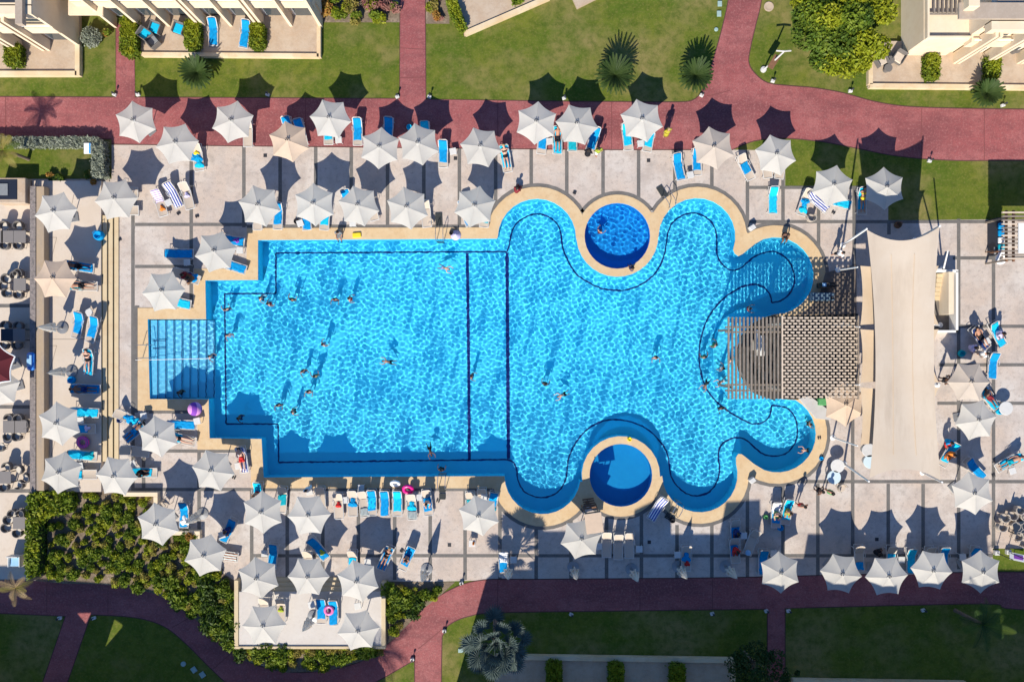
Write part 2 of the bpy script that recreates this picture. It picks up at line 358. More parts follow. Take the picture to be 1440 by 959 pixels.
# grey granite bands between the paving panels
mb = MB(); BZ = 0.012
V_ = lambda x, y0, y1: strip_mesh(mb, [(x, y0), (x, y1)], 5, BZ)
H_ = lambda y, x0, x1: strip_mesh(mb, [(x0, y), (x1, y)], 4.5, BZ + 0.002)
for x, y0, y1 in [(187, 300, 690), (269, 206, 433), (343, 206, 320), (394, 206, 318), (444, 207, 318), (494, 207, 318), (545, 208, 318), (596, 208, 318), (646, 208, 318), (697, 208, 300), (747, 209, 263), (797, 210, 277), (848, 211, 275), (898, 211, 285), (949, 211, 270), (1001, 212, 268), (1051, 212, 330), (1101, 212, 320), (1151, 262, 352), (1201, 262, 450), (1250, 310, 330), (1348, 308, 372), (1397, 308, 770), (1348, 372, 800)]: V_(x, y0, y1)
for x, y0, y1 in [(202, 580, 690), (280, 632, 745), (354, 686, 812), (404, 686, 812), (454, 686, 812), (504, 686, 812), (555, 686, 815), (605, 686, 815), (654, 686, 815), (703, 700, 815), (754, 740, 814), (803, 730, 814), (853, 725, 813), (902, 720, 813), (952, 738, 812), (1001, 735, 812), (1051, 672, 811), (1101, 682, 810), (1150, 680, 809), (1199, 560, 809), (1249, 680, 808), (1298, 680, 806)]: V_(x, y0, y1)
for y, x0, x1 in [(316, 190, 347), (320, 187, 190), (375, 190, 273), (432, 190, 196), (579, 205, 280), (634, 202, 355), (688, 187, 353), (688, 354, 692), (781, 354, 1396), (264, 1051, 1250), (312, 1050, 1400), (363, 1340, 1700), (459, 1345, 1700), (513, 1320, 1700), (567, 1318, 1700), (677, 1050, 1700)]: H_(y, x0, x1)
H_(318.5, 347, 689)
for a in [arc(755, 335, 74.5, 170, 28), arc(868, 332, 60.5, 146, 37), arc(980, 333, 72.5, 150, 8), arc(1090, 388, 73.5, 122, 0), arc(1093, 610, 72.5, 40, -121), arc(984, 667, 71.5, -6, -148), arc(873, 668, 60.5, -36, -144), arc(763, 669, 73.5, -30, -165)]:
    strip_mesh(mb, a, 5, BZ + 0.004)
for x, y0, y1 in [(191.5, 431, 580)]: strip_mesh(mb, [(x, y0), (x, y1)], 5, BZ + 0.004)
tag(mb.build('paving_band', BANDM), kind='structure')
mb = MB()
for y in (262, 430, 572, 690): strip_mesh(mb, [(-300, y), (42, y)], 5, 0.02)
tag(mb.build('paving_band.001', BANDM), kind='structure')
# control joints in the red paving
mb = MB(); JM = mat('paving_joint', (0.19, 0.062, 0.060), 0.9)
for a, b in [((1296, 153), (1296, 222)), ((1384, 154), (1384, 225)), ((563, 68), (598, 70)), ((563, 110), (598, 109)), ((8, 136), (8, 195)), ((66, 820), (66, 861)), ((152, 822), (152, 865)), ((242, 882), (270, 866)), ((300, 940), (325, 918)), ((588, 912), (622, 884)), ((900, 813), (900, 858)), ((1002, 813), (1002, 857)), ((700, 815), (700, 861)), ((984, 138), (1026, 128)), ((1250, 808), (1250, 851)), ((430, 139), (430, 206)), ((700, 142), (700, 209)), ((860, 143), (860, 210))]:
    strip_mesh(mb, [a, b], 1.0, 0.0155)
tag(mb.build('paving_joint', JM), kind='structure')
mb = MB()
for lp_ in (PATH_UP, PATH_LO): strip_mesh(mb, lp_ + [lp_[0]], 1.3, 0.0165)
tag(mb.build('path_edge_line', mat('path_edge_line', (0.10, 0.045, 0.04), 0.9)), kind='structure')  # thin dark line following both path outlines
# drain gratings and small things in the paving
g0 = MB().box((0, 0, 0.008), (0.24, 0.24, 0.016)).build('drain_grating', DARK)
tag(g0, 'square dark drain grating in the stone deck', 'drain', 'drain gratings set in the deck')
pd = Proto(g0)
for x, y, l in [(373, 219, 'under the tan parasol by the red path'), (632, 766, 'in the paving below the lower pool ladder'), (912, 917 - 691, 'in open paving above the upper round pool'), (129, 287, 'in the pale deck beside the stepped kerb'), (913, 762, 'in the shaded paving right of the three bare loungers'), (1233, 758, 'in the shaded paving above the lower right parasols'), (640.5, 223, 'beside the white table under the upper path parasols')]:
    pd.put(P(x, y, 0.014), 0, 'small dark drain grating ' + l)

# ---- raised deck on the left with three steps
DP = layered('raised_deck', (0.56, 0.47, 0.385), [((0.61, 0.53, 0.455), 0.4, 0.4, 0.65, 0.8), ((0.50, 0.42, 0.34), 4, 0.52, 0.75, 0.6)], rough=0.75, bump=0.2, bscale=20)
mb = MB(); mb.prism(W([(50, 256), (146, 256), (146, 690), (50, 690)]), 0.0, 0.36); tag(mb.build('raised_deck', DP), kind='structure')
mb = MB()
STEPM = layered('step_stone', (0.60, 0.48, 0.31), [((0.54, 0.41, 0.26), 1.5, 0.45, 0.65, 0.8)], rough=0.75)
for i, x in enumerate((146, 153.2, 160.4)):
    a, b = P(x, 304), P(x + 7.2, 648); z1 = 0.27 - 0.09 * i
    mb.box(((a.x + b.x) / 2 + 0.002, (a.y + b.y) / 2, z1 / 2 + 0.004), (b.x - a.x - 0.012, a.y - b.y, z1 - 0.008))
tag(mb.build('deck_steps', STEPM), kind='structure')
mb = MB()
for i, x in enumerate((146, 153.2, 160.4)):
    a, b = P(x, 304), P(x + 1.1, 648); mb.box(((a.x + b.x) / 2 + 0.005, (a.y + b.y) / 2, 0.27 - 0.09 * i + 0.004), (b.x - a.x, a.y - b.y, 0.006))
tag(mb.build('step_shadow', mat('step_shadow', (0.10, 0.075, 0.03), 0.8)), kind='structure')  # riser shadows laid as dark strips at the back of each tread
mb = MB()
for a, b in [((72, 335), (84, 335)), ((84, 335), (75, 372)), ((73, 486), (84, 486)), ((84, 486), (75, 520)), ((75, 477), (145, 477)), ((75, 592), (100, 592)), ((104, 295), (108, 275)), ((75, 645), (82, 618))]:
    q0, q1 = P(*a, 0.36), P(*b, 0.36); strip_mesh(mb, [a, b], 0.7, 0.364)
tag(mb.build('paving_joint.001', mat('deck_joint', (0.27, 0.22, 0.18), 0.9)), kind='structure')
# raised lower terrace with steps down to it
mb = MB(); mb.prism(W([(339, 829), (538, 829), (538, 905), (339, 905)]), 0.0, 0.45); tag(mb.build('raised_deck.001', layered('lower_terrace', (0.55, 0.50, 0.455), [((0.60, 0.56, 0.52), 0.6, 0.4, 0.65, 0.8), ((0.47, 0.42, 0.37), 5, 0.52, 0.75, 0.5)], rough=0.7)), kind='structure')
mb = MB()
for i, y in enumerate((811, 817, 823)):
    a, b = P(385, y), P(512, y + 6); z1 = 0.12 + 0.11 * i
    mb.box(((a.x + b.x) / 2, (a.y + b.y) / 2, z1 / 2 + 0.003), (b.x - a.x, a.y - b.y - 0.01, z1))
tag(mb.build('deck_steps.001', STEPM), kind='structure')
mb = MB()
for (x0, y0, x1, y1) in [(333, 812, 339, 904), (538, 815, 544, 904), (333, 904, 544, 908)]:
    a, b = P(x0, y0), P(x1, y1); mb.box(((a.x + b.x) / 2, (a.y + b.y) / 2, 0.27), (b.x - a.x - 0.01, a.y - b.y - 0.01, 0.54), bev=0.02)
w = mb.build('terrace_wall', STEPM); tag(w, 'low cream wall edging the raised lower terrace with three sides', 'wall')
mb = MB()
for (x0, y0, x1, y1) in [(178, 690, 226, 696), (220, 696, 226, 744), (226, 744, 285, 750), (279, 750, 285, 786)]:
    a, b = P(x0, y0), P(x1, y1); mb.box(((a.x + b.x) / 2, (a.y + b.y) / 2, 0.24), (b.x - a.x - 0.006, a.y - b.y - 0.006, 0.47), bev=0.02)
w = mb.build('planter_wall', CREAM); tag(w, 'low stepped cream wall around the left planting bed', 'wall')

# ---- left boundary: rough stone strip and tan wall
sw = [tuple(P(x, y, .8).xy) for x, y in [(42, 262), (50, 262), (50, 816), (42, 816)]]; mb = MB(); mb.prism(sw, 0, 0.8); w = mb.build('stone_wall', STONEW); tag(w, 'dark rough stone wall between the dining terrace and tan wall', 'wall')
a, b = P(50.5, 262, 1.0), P(62, 690, 1.0)
mb = MB(); mb.box(((a.x + b.x) / 2 + .01, (a.y + b.y) / 2, 0.5), (0.54, a.y - b.y - 0.02, 1.0), bev=0.02)
w = mb.build('boundary_wall', TANW); tag(w, 'long tan rendered wall along the left edge of the raised deck', 'wall')

# ================================================================== pools
FD = 1.45
def PF(x, y, z=-FD): k = (CAM_H + 1.09) / CAM_H / PXM; return Vector(((x - 720) * k, (479.5 - y) * k, z))
def receiver(o): o.cycles.is_caustics_receiver = True; return o
def pool_walls(name, loop, m, depth=FD):
    q = W(loop); V = [(x, y, 0.034) for x, y in q] + [(x, y, -depth - 0.05) for x, y in q]; n = len(q)
    mb = MB(); mb.add(V, [(i, (i + 1) % n, n + (i + 1) % n, n + i) for i in range(n)]); o = mb.build(name, m); return receiver(tag(o, kind='structure'))
pool_walls('pool_wall', POOL, TILE); pool_walls('pool_wall.001', RND_UP, TILED); pool_walls('pool_wall.002', RND_LO, TILEC)
def flat(name, loop, z, m):
    mb = MB(); q = W(loop); tr = tessellate_polygon([[Vector((x, y, 0)) for x, y in q]]); F = []
    for t in tr:
        a, b, c = [Vector((*q[k], 0)) for k in t]
        F.append(tuple(t) if (b - a).cross(c - a).z > 0 else tuple(t[::-1]))
    mb.add([(x, y, z) for x, y in q], F); return receiver(tag(mb.build(name, m), kind='structure'))
flat('pool_floor', POOL, -FD, TILE); flat('pool_floor.001', RND_UP, -1.0, TILED); flat('pool_floor.002', RND_LO, -1.05, TILEC)
# navy guide lines on the floor
mb = MB()
def fline(pts, w): 
    q = [PF(x, y) for x, y in pts]; V = []; F = []
    for i, p in enumerate(q):
        d = (q[min(i + 1, len(q) - 1)] - q[max(i - 1, 0)]).normalized(); nn = Vector((-d.y, d.x, 0)) * w / 2
        V += [(p.x + nn.x, p.y + nn.y, -FD + 0.012), (p.x - nn.x, p.y - nn.y, -FD + 0.012)]
    mb.add(V, [(2 * i, 2 * i + 1, 2 * i + 3, 2 * i + 2) for i in range(len(q) - 1)])
for s in [[(713, 354), (388, 356)], [(388, 356), (388, 413)], [(388, 413), (316, 413)], [(316, 413), (318, 596)], [(318, 596), (391, 596)], [(391, 596), (392, 650)], [(392, 650), (712, 646)]]: fline(s, 0.105)
fline(smooth([(712, 646), (722, 650), (727, 662), (728, 674), (735, 688), (746, 696), (760, 699.5), (775, 697), (788, 688), (796, 672), (798, 655), (801, 640), (812, 619), (828, 602), (848, 592), (868, 590), (890, 594), (910, 603), (925, 617), (937, 634), (941, 652), (944, 670), (953, 684), (966, 694), (980, 697), (998, 691), (1009, 675), (1012, 658), (1010, 640), (1014, 626), (1025, 618), (1037, 615), (1050, 619), (1062, 630), (1075, 639), (1090, 641), (1104, 638), (1116, 626), (1121, 611), (1119, 590), (1110, 576), (1097, 571), (1085, 570)], 3), 0.105)
fline(smooth([(1085, 570), (1083, 582), (1078, 590), (1066, 596), (1050, 593), (1030, 582), (1015, 571), (1003, 560), (992, 544), (985, 520), (983, 497), (986, 475), (992, 455), (1000, 440), (1013, 424), (1028, 412), (1045, 403), (1062, 400), (1075, 405), (1083, 415), (1085, 426)], 3), 0.11)
fline(smooth([(1085, 426), (1098, 423), (1110, 413), (1117, 398), (1116, 383), (1110, 368), (1100, 359), (1087, 354), (1073, 356), (1060, 362), (1050, 370), (1040, 378), (1028, 380), (1014, 370), (1008, 355), (1008, 335), (1004, 318), (993, 306), (977, 300), (960, 303), (945, 314), (939, 330), (936, 350), (930, 370), (918, 388), (900, 401), (880, 408), (860, 408), (844, 405), (827, 397), (810, 385), (798, 365), (791, 347), (787, 322), (775, 307), (756, 301), (740, 305), (725, 316), (719, 330), (716, 345), (713, 354)], 3), 0.105)
fline([(657, 356), (659, 500), (660, 648)], 0.21); fline([(713, 355), (714, 500), (715, 645)], 0.24)
receiver(tag(mb.build('pool_line', NAVY), kind='structure'))
# entry steps at the shallow end
mb = MB()
for i in range(8):
    x0 = 210 + i * 10.6; a, b = P(x0, 450), P(x0 + 10.6, 560.5); z1 = -0.24 - 0.14 * i
    mb.cur = 0; mb.box(((a.x + b.x) / 2, (a.y + b.y) / 2, (z1 - FD) / 2 - .02), (b.x - a.x - .004, a.y - b.y - .02, z1 + FD))
    mb.cur = 1; mb.box((b.x - 0.045, (a.y + b.y) / 2, z1 - 0.012), (0.05, a.y - b.y - .03, 0.03))
for y in (479, 490):
    mb.cur = 1; mb.box((P(220, y).x + .1, P(220, y).y, -0.235), (0.9, 0.05, 0.02))
STEPT = mat('pale_step_tile', (0.20, 0.68, 0.92), 0.6, spec=.1)
receiver(tag(mb.build('pool_steps', [STEPT, NAVY]), kind='structure'))
# submerged bench in front of the pool bar
mb = MB(); mb.prism(W([(1085, 443), (1060, 430), (1040, 436), (1022, 448), (1011, 468), (1006, 490), (1006, 512), (1011, 535), (1022, 552), (1045, 566), (1085, 563)]), -FD + .02, -0.80)
receiver(tag(mb.build('pool_bench', TILE), kind='structure'))

def pip(X, Y, poly):
    ins = np.zeros(X.shape, bool); n = len(poly)
    for i in range(n):
        x1, y1 = poly[i]; x2, y2 = poly[(i + 1) % n]
        if y1 == y2: continue
        c = ((Y >= min(y1, y2)) & (Y < max(y1, y2))); xi = x1 + (Y - y1) * (x2 - x1) / (y2 - y1); ins ^= c & (X < xi)
    return ins
WATER = bpy.data.materials.new('pool_water'); WATER.use_nodes = True
nt = WATER.node_tree; nt.nodes.clear(); o_ = nt.nodes.new('ShaderNodeOutputMaterial'); g_ = nt.nodes.new('ShaderNodeBsdfGlass'); g_.inputs['IOR'].default_value = 1.33; g_.inputs['Roughness'].default_value = 0; g_.inputs['Color'].default_value = (0.97, 0.99, 1, 1); nt.links.new(g_.outputs[0], o_.inputs[0])
CALM = [(629, 385, 22), (545, 503, 26), (458, 495, 20), (436, 548, 18), (440, 520, 16), (404, 572, 22), (335, 585, 20), (604, 630, 22), (668, 535, 20), (325, 425, 22), (330, 465, 18), (372, 412, 16), (415, 412, 16), (775, 545, 14), (992, 500, 14), (300, 500, 14), (925, 495, 12), (488, 408, 16), (1140, 610, 22), (1060, 440, 14)]
def water(name, loop, amp, seed, s=0.06, lam=(0.17, 0.44), zw=-0.10):
    q = np.array(W(loop)); lo = q.min(0) - .3; hi = q.max(0) + .3
    nx, ny = int((hi[0] - lo[0]) / s), int((hi[1] - lo[1]) / s)
    X, Y = np.meshgrid(lo[0] + s * np.arange(nx), lo[1] + s * np.arange(ny))
    rg = np.random.default_rng(seed); Z = np.zeros_like(X); n = 64
    for i in range(n):
        l = rg.uniform(*lam); th = rg.uniform(0, 2 * math.pi); k = 2 * math.pi / l
        Z += amp * 1.414 / math.sqrt(n) / k ** 2 * np.sin(k * (X * math.cos(th) + Y * math.sin(th)) + rg.uniform(0, 6.28))
    mod = 1 + .07 * np.sin(X * .37 + 1.3) * np.sin(Y * .45 + .4)
    for (px, py, r) in CALM:
        c = P(px, py); mod *= 1 - .6 * np.exp(-((X - c.x) ** 2 + (Y - c.y) ** 2) / (r / PXM) ** 2)
    Z *= mod
    ins = pip(X, Y, [tuple(p) for p in q]); m = ins.copy()
    for _ in range(3):
        t = m.copy(); t[1:] |= m[:-1]; t[:-1] |= m[1:]; t[:, 1:] |= m[:, :-1]; t[:, :-1] |= m[:, 1:]; m = t
    f = m[:-1, :-1] & m[1:, :-1] & m[:-1, 1:] & m[1:, 1:]
    idx = np.arange(nx * ny).reshape(ny, nx)
    F = np.stack([idx[:-1, :-1], idx[:-1, 1:], idx[1:, 1:], idx[1:, :-1]], -1)[f]
    used = np.unique(F); re = np.full(nx * ny, -1); re[used] = np.arange(len(used)); F = re[F]
    V = np.stack([X.ravel()[used], Y.ravel()[used], Z.ravel()[used] + zw], -1)
    me = bpy.data.meshes.new(name); me.from_pydata(V.tolist(), [], F.tolist()); me.polygons.foreach_set('use_smooth', [True] * len(F)); me.materials.append(WATER)
    o = bpy.data.objects.new(name, me); COL.objects.link(o); o.cycles.is_caustics_caster = True
    return tag(o, kind='structure')
water('pool_water', POOL, 1.02, 3, s=0.036); water('pool_water.001', RND_UP, 1.15, 8, s=0.036, lam=(0.19, 0.44)); water('pool_water.002', RND_LO, 0.10, 5, s=0.08)

# ================================================================== hotel villas
def building(name, label, cat='building'): return thing(name, label, cat)
RAIL = mat('white_rail', (0.8, 0.79, 0.77), 0.4)
def villa(label, x0, x1, yf, H_, fins, lo_h=2.9, west_end=False, east_end=True, depth=9.0):
    """two-storey block: facade on ground line yf (pixels), from x0 to x1, facing down the picture"""
    A, B = P(x0, yf), P(x1, yf); t = building('villa', label)
    mb = MB(); wth = B.x - A.x
    mb.box(((A.x + B.x) / 2, A.y + depth / 2 + 0.45, H_ / 2), (wth, depth, H_))                      # core, set back behind the loggias
    mb.box(((A.x + B.x) / 2, A.y + 0.22, H_ - 0.35), (wth, 0.6, 0.7))                               # parapet band
    mb.build('wall', CREAM, t)
    mb = MB(); mb.box(((A.x + B.x) / 2, A.y + depth / 2 + 0.6, H_ + 0.02), (wth - 0.7, depth - 0.6, 0.05))
    mb.build('roof', ROOFM, t)
    mb = MB(); mb.box(((A.x + B.x) / 2, A.y + 0.2, lo_h + 0.02), (wth - 0.02, 0.48, 0.9)); mb.build('balcony', CREAM, t)
    mb = MB(); mb.box(((A.x + B.x) / 2, A.y - 0.02, lo_h + 0.72), (wth - 0.1, 0.06, 0.06)); mb.build('railing', RAIL, t)
    xs = [P(f, yf).x for f in fins]
    for x in xs:
        mb = MB(); mb.box((x, A.y - 0.02, H_ / 2 - 0.2), (0.20, 0.74, H_ - 0.4)); mb.build('fin_wall', CREAM, t)
    edges = [A.x] + xs + [B.x]
    for a, b in zip(edges[:-1], edges[1:]):
        if b - a < 1.2: continue
        for z in (1.15, lo_h + 1.15):
            fr = MB().box(((a + b) / 2, A.y + 0.44, z), (min(1.7, b - a - 0.5), 0.07, 2.1)).build('window_frame', WHITE, t)
            MB().box(((a + b) / 2, A.y + 0.41, z), (min(1.5, b - a - 0.7), 0.04, 1.9)).build('pane', GLASS, fr)
    return t, A, B
def terrace(name, loop, h=0.22, m=None, label=None, kerb=True):
    """tiled patio slab with a paler stone kerb round the open sides"""
    mb = MB(); mb.prism(W(loop), 0.0, h); o = mb.build(name, m or TERR); return tag(o, kind='structure')
terrace('villa_terrace', [(-300, 20), (115, 20), (115, 108), (-300, 108)], 0.24)
terrace('villa_terrace.001', [(200, 20), (452, 20), (452, 83), (200, 80)], 0.24)
terrace('villa_terrace.002', [(1219, 60), (1740, 62), (1740, 129), (1219, 124)], 0.24)
terrace('villa_terrace.003', [(653, 52), (628, -60), (870, -60), (775, -2)], 0.24)
terrace('villa_terrace.004', [(811, 14), (796, -20), (900, -30)], 0.24)
terrace('villa_terrace.005', [(696, 919), (1031, 924), (1031, 1200), (696, 1200)], 0.24)
terrace('villa_terrace.006', [(1112, 953), (1357, 957), (1357, 1200), (1112, 1200)], 0.24)
def kerbs(name, segs, h, w, label):
    mb = MB()
    for (x0, y0), (x1, y1) in segs:
        a, b = P(x0, y0), P(x1, y1); d = b - a; L_ = d.length; ang = math.atan2(d.y, d.x)
        mb.box((0, 0, h / 2), (L_, w, h), Matrix.Translation((a + b) / 2) @ Matrix.Rotation(ang, 4, 'Z'))
    o = mb.build(name, KERBM); return tag(o, label, 'kerb')
KERBM = layered('kerb_stone', (0.66, 0.50, 0.31), [((0.72, 0.60, 0.42), 0.4, 0.45, 0.6, 0.9), ((0.60, 0.42, 0.25), 1.3, 0.5, 0.65, 0.6)], rough=0.8)
kerbs('terrace_kerb', [((-300, 106), (112, 106)), ((113, 66), (113, 109))], 0.40, 0.32, 'warm stone kerb round the top left villa terrace')
kerbs('terrace_kerb', [((203, 79), (450, 81)), ((450, 34), (450, 83))], 0.38, 0.26, 'pale stone kerb round the terrace with blue loungers')
kerbs('terrace_kerb', [((1220, 123), (1740, 128)), ((1221, 80), (1221, 121))], 0.38, 0.30, 'pale stone kerb round the top right villa terrace')
kerbs('terrace_kerb', [((654, 50), (772, -1))], 0.38, 0.3, 'slanting pale stone kerb of the terrace at the top centre')
kerbs('terrace_kerb', [((697, 921), (1029, 926)), ((1029, 928), (1029, 1100))], 0.38, 0.3, 'stone kerb round the shaded terrace at the bottom edge')
kerbs('terrace_kerb', [((1113, 955), (1355, 959))], 0.38, 0.3, 'stone kerb of the shaded terrace in the bottom right corner')

tA, A, B = villa('cream two storey villa in the top left corner', -180, 114, 66, 5.6, [-8, 24, 32, 64, 72], lo_h=2.85)
# stair block on its right side
mb = MB(); a = P(114, 66); mb.box((a.x - 0.1, a.y + 0.75, 2.75), (0.22, 1.5, 5.5)); mb.build('end_wall', CREAM, tA)
tB, A, B = villa('cream two storey villa behind the terrace with blue loungers', 138, 456, 32, 5.6, [163, 199, 240, 283, 290, 327, 364, 371, 411, 452], lo_h=2.85)
mb = MB(); a = P(150, 30); mb.box((a.x, a.y + 1.0, 1.3), (1.9, 0.2, 2.6)); mb.box((a.x, a.y + 0.2, 2.62), (2.3, 1.8, 0.14)); mb.build('porch', CREAM, tB)
tC, A, B = villa('cream two storey villa in the top right corner with a roof terrace', 1327, 1760, 84, 5.4, [1339, 1345, 1381, 1387, 1428, 1434, 1470], lo_h=2.8)
# lower wing with a slatted pergola roof on its left
a, b = P(1267, 80), P(1327, 80)
mb = MB(); mb.box(((a.x + b.x) / 2, a.y + 2.6, 1.5), (b.x - a.x, 5.2, 3.0)); mb.build('side_wing', CREAM, tC)
mb = MB()
for i in range(9): mb.box((a.x + 0.45 + i * 0.29, a.y + 2.9, 3.42), (0.1, 2.6, 0.12))
for y in (1.6, 4.2): mb.box((a.x + 1.6, a.y + y, 3.3), (2.9, 0.12, 0.12))
mb.build('pergola_slats', WOOD, tC)
mb = MB(); mb.box((a.x + 1.6, a.y + 0.12, 3.12), (2.9, 0.1, 0.28)); mb.box((a.x + 0.1, a.y + 2.5, 3.2), (0.14, 5, 0.4)); mb.build('parapet', CREAM, tC)
# roof furniture of villa C: sunken roof strip and hatch
mb = MB(); c = P(1344, 15, 5.4); mb.box((c.x + 5, c.y - 0.1, 5.52), (9.8, 1.0, 0.18)); mb.build('roof_step', ROOFM, tC)
mb = MB(); c = P(1362, 8, 5.6); mb.box((c.x, c.y, 5.9), (0.7, 0.7, 0.7), bev=.03); mb.build('roof_hatch', CREAM, tC)
# roof recess of villa A
mb = MB(); c = P(5, 0, 5.6); mb.box((c.x, c.y + .8, 5.68), (2.6, 2.0, 0.1)); mb.build('roof_membrane', mat('dark_membrane', (0.035, 0.04, 0.055), 0.8), tA)
mb = MB(); c = P(30, 10, 5.6); mb.box((c.x + .05, c.y + .4, 5.75), (0.45, 3.2, 0.4)); mb.build('parapet', ROOFM, tA)

# hotel wing below the frame, whose roofline throws the long shadow over the lower paths
def skyline(name, label, pts_list, holes=(), y0=1010.0, depth=1.0):
    """pts_list: ground pixels of the shadow outline; each is carried back along the sun to the wall standing at y0"""
    tE = math.tan(EL)
    def back(px, py):
        dy = (y0 - py) / PXM; d = dy / math.cos(AZ); return ((px - 720) / PXM - dy * math.tan(AZ), d * tE)
    t = thing(name, label, 'building'); Y = (479.5 - y0) / PXM
    loop = [back(*p) for p in pts_list]; hs = [[back(*p) for p in h] for h in holes]
    xs = [p[0] for p in loop]
    loop = [(loop[0][0], -0.02)] + loop + [(loop[-1][0], -0.02)]
    ls = [[Vector((*p, 0)) for p in l] for l in [loop] + hs]; fl = [p for l in [loop] + hs for p in l]
    tr = tessellate_polygon(ls); V = []; F = []; n = len(fl)
    V = [(x, Y, z) for x, z in fl] + [(x, Y - depth, z) for x, z in fl]
    for q in tr: F.append(tuple(q)); F.append(tuple(n + k for k in q[::-1]))
    o = 0
    for l in [loop] + hs:
        m_ = len(l)
        for i in range(m_): F.append((o + i, o + (i + 1) % m_, n + o + (i + 1) % m_, n + o + i))
        o += m_
    mb = MB(); mb.add(V, F); mb.build('wall', CREAM, t)
    mb = MB(); x0, x1 = min(xs), max(xs); h = min(p[1] for p in loop[2:-2]) - 0.3
    mb.box(((x0 + x1) / 2, Y - depth - 5.02, h / 2), (x1 - x0, 10, h)); mb.build('wing', CREAM, t)
    return t
skyline('hotel_wing', 'hotel wing below the picture whose stepped roofline shades the lower right paths', [(684, 813), (700, 800), (757, 800), (758, 746), (803, 746), (861, 746), (892, 746), (892, 716), (921, 702), (944, 702), (944, 750), (1012, 750), (1021, 704), (1069, 702), (1069, 751), (1103, 751), (1103, 784), (1130, 784), (1136, 750), (1254, 750), (1257, 775), (1274, 775), (1278, 750), (1349, 751), (1388, 752), (1391, 800), (1760, 805)], y0=1012)
skyline('hotel_wing', 'hotel wing below the picture whose roofline shades the lower left path', [(-280, 792), (52, 795), (56, 812), (190, 822), (262, 840), (322, 900), (345, 918), (420, 924), (470, 924), (530, 925), (540, 940)], [[(101, 852), (133, 851), (121, 876)], [(161, 861), (172, 868), (172, 881), (143, 915)]], y0=1012, depth=0.5)
# ================================================================== prototypes
# ---- parasol
ZR, ZA, RR = 2.18, 2.53, 1.46
def canopy_mb():
    mb = MB(); V = []; F = []; n_r, n_s = 6, 6
    for j in range(n_r + 1):
        t = 0.045 + (1 - 0.045) * j / n_r
        for i in range(6):
            for s in range(n_s):
                u = s / n_s; a0 = R(60 * i); a1 = R(60 * (i + 1))
                p0 = Vector((math.cos(a0), math.sin(a0), 0)); p1 = Vector((math.cos(a1), math.sin(a1), 0))
                p = p0.lerp(p1, u); sag = 4 * u * (1 - u)
                rr = RR * t * (1 - 0.088 * sag * t)
                z = ZA + (ZR - ZA) * (t ** 1.08) - 0.055 * sag * t * 0.6
                V.append((p.x * rr, p.y * rr, z))
    n = 6 * n_s
    for j in range(n_r):
        for k in range(n): F.append((j * n + k, (j + 1) * n + k, (j + 1) * n + (k + 1) % n, j * n + (k + 1) % n))
    b = len(V); V += [(x, y, z - 0.012) for x, y, z in V]; F += [tuple(b + q for q in f[::-1]) for f in F]
    for k in range(n):
        F.append((n_r * n + k, b + n_r * n + k, b + n_r * n + (k + 1) % n, n_r * n + (k + 1) % n)); F.append((k, (k + 1) % n, b + (k + 1) % n, b + k))
    return mb.add(V, F)
def make_parasol(name, cm, label):
    t = thing(name, label, 'parasol')
    canopy_mb().build('canopy', cm, t)
    sm = MB()
    for i in range(6):
        a = R(60 * i); sm.tube([(math.cos(a) * RR * s, math.sin(a) * RR * s, ZA + (ZR - ZA) * s ** 1.08 + 0.004) for s in (.06, .35, .7, 1.0)], 0.007, 4)
    sm.build('seam', cm, t)
    c = MB(); c.lathe([(0.17, ZA - 0.03), (0.15, ZA + 0.02), (0.0, ZA + 0.06)], 6); c.build('vent_cap', cm, t)
    d = MB()
    for k in range(3):
        a = R(25 + 55 * k); d.box((math.cos(a) * 0.13, math.sin(a) * 0.13 + .02, ZA + 0.05), (0.04, 0.10, 0.03), Matrix.Rotation(0, 4, 'Z'))
    d.tube([(0, 0, ZA + .04), (0, 0, ZA + .11)], 0.03, 8); d.build('finial', DARK, t)
    MB().tube([(0, 0, 0.05), (0, 0, ZA)], 0.03, 10).build('pole', POLE, t)
    for i in range(6):
        a = R(60 * i); MB().tube([(math.cos(a) * .05, math.sin(a) * .05, ZA - .05), (math.cos(a) * RR * .97, math.sin(a) * RR * .97, ZR - .005)], 0.012, 5).build('rib', POLE, t)
    b = MB(); b.box((0, 0, 0.035), (0.62, 0.62, 0.07), bev=0.015); b.lathe([(0.07, 0.07), (0.05, 0.4)], 10); b.build('base', POLE, t)
    return t
par_w = Proto(make_parasol('parasol', CANVAS, 'white hexagonal parasol')); par_t = Proto(make_parasol('parasol', CANVT, 'tan parasol')); par_g = Proto(make_parasol('parasol', CANVG, 'taupe parasol'))
GPAR = 'open parasols round the pool'
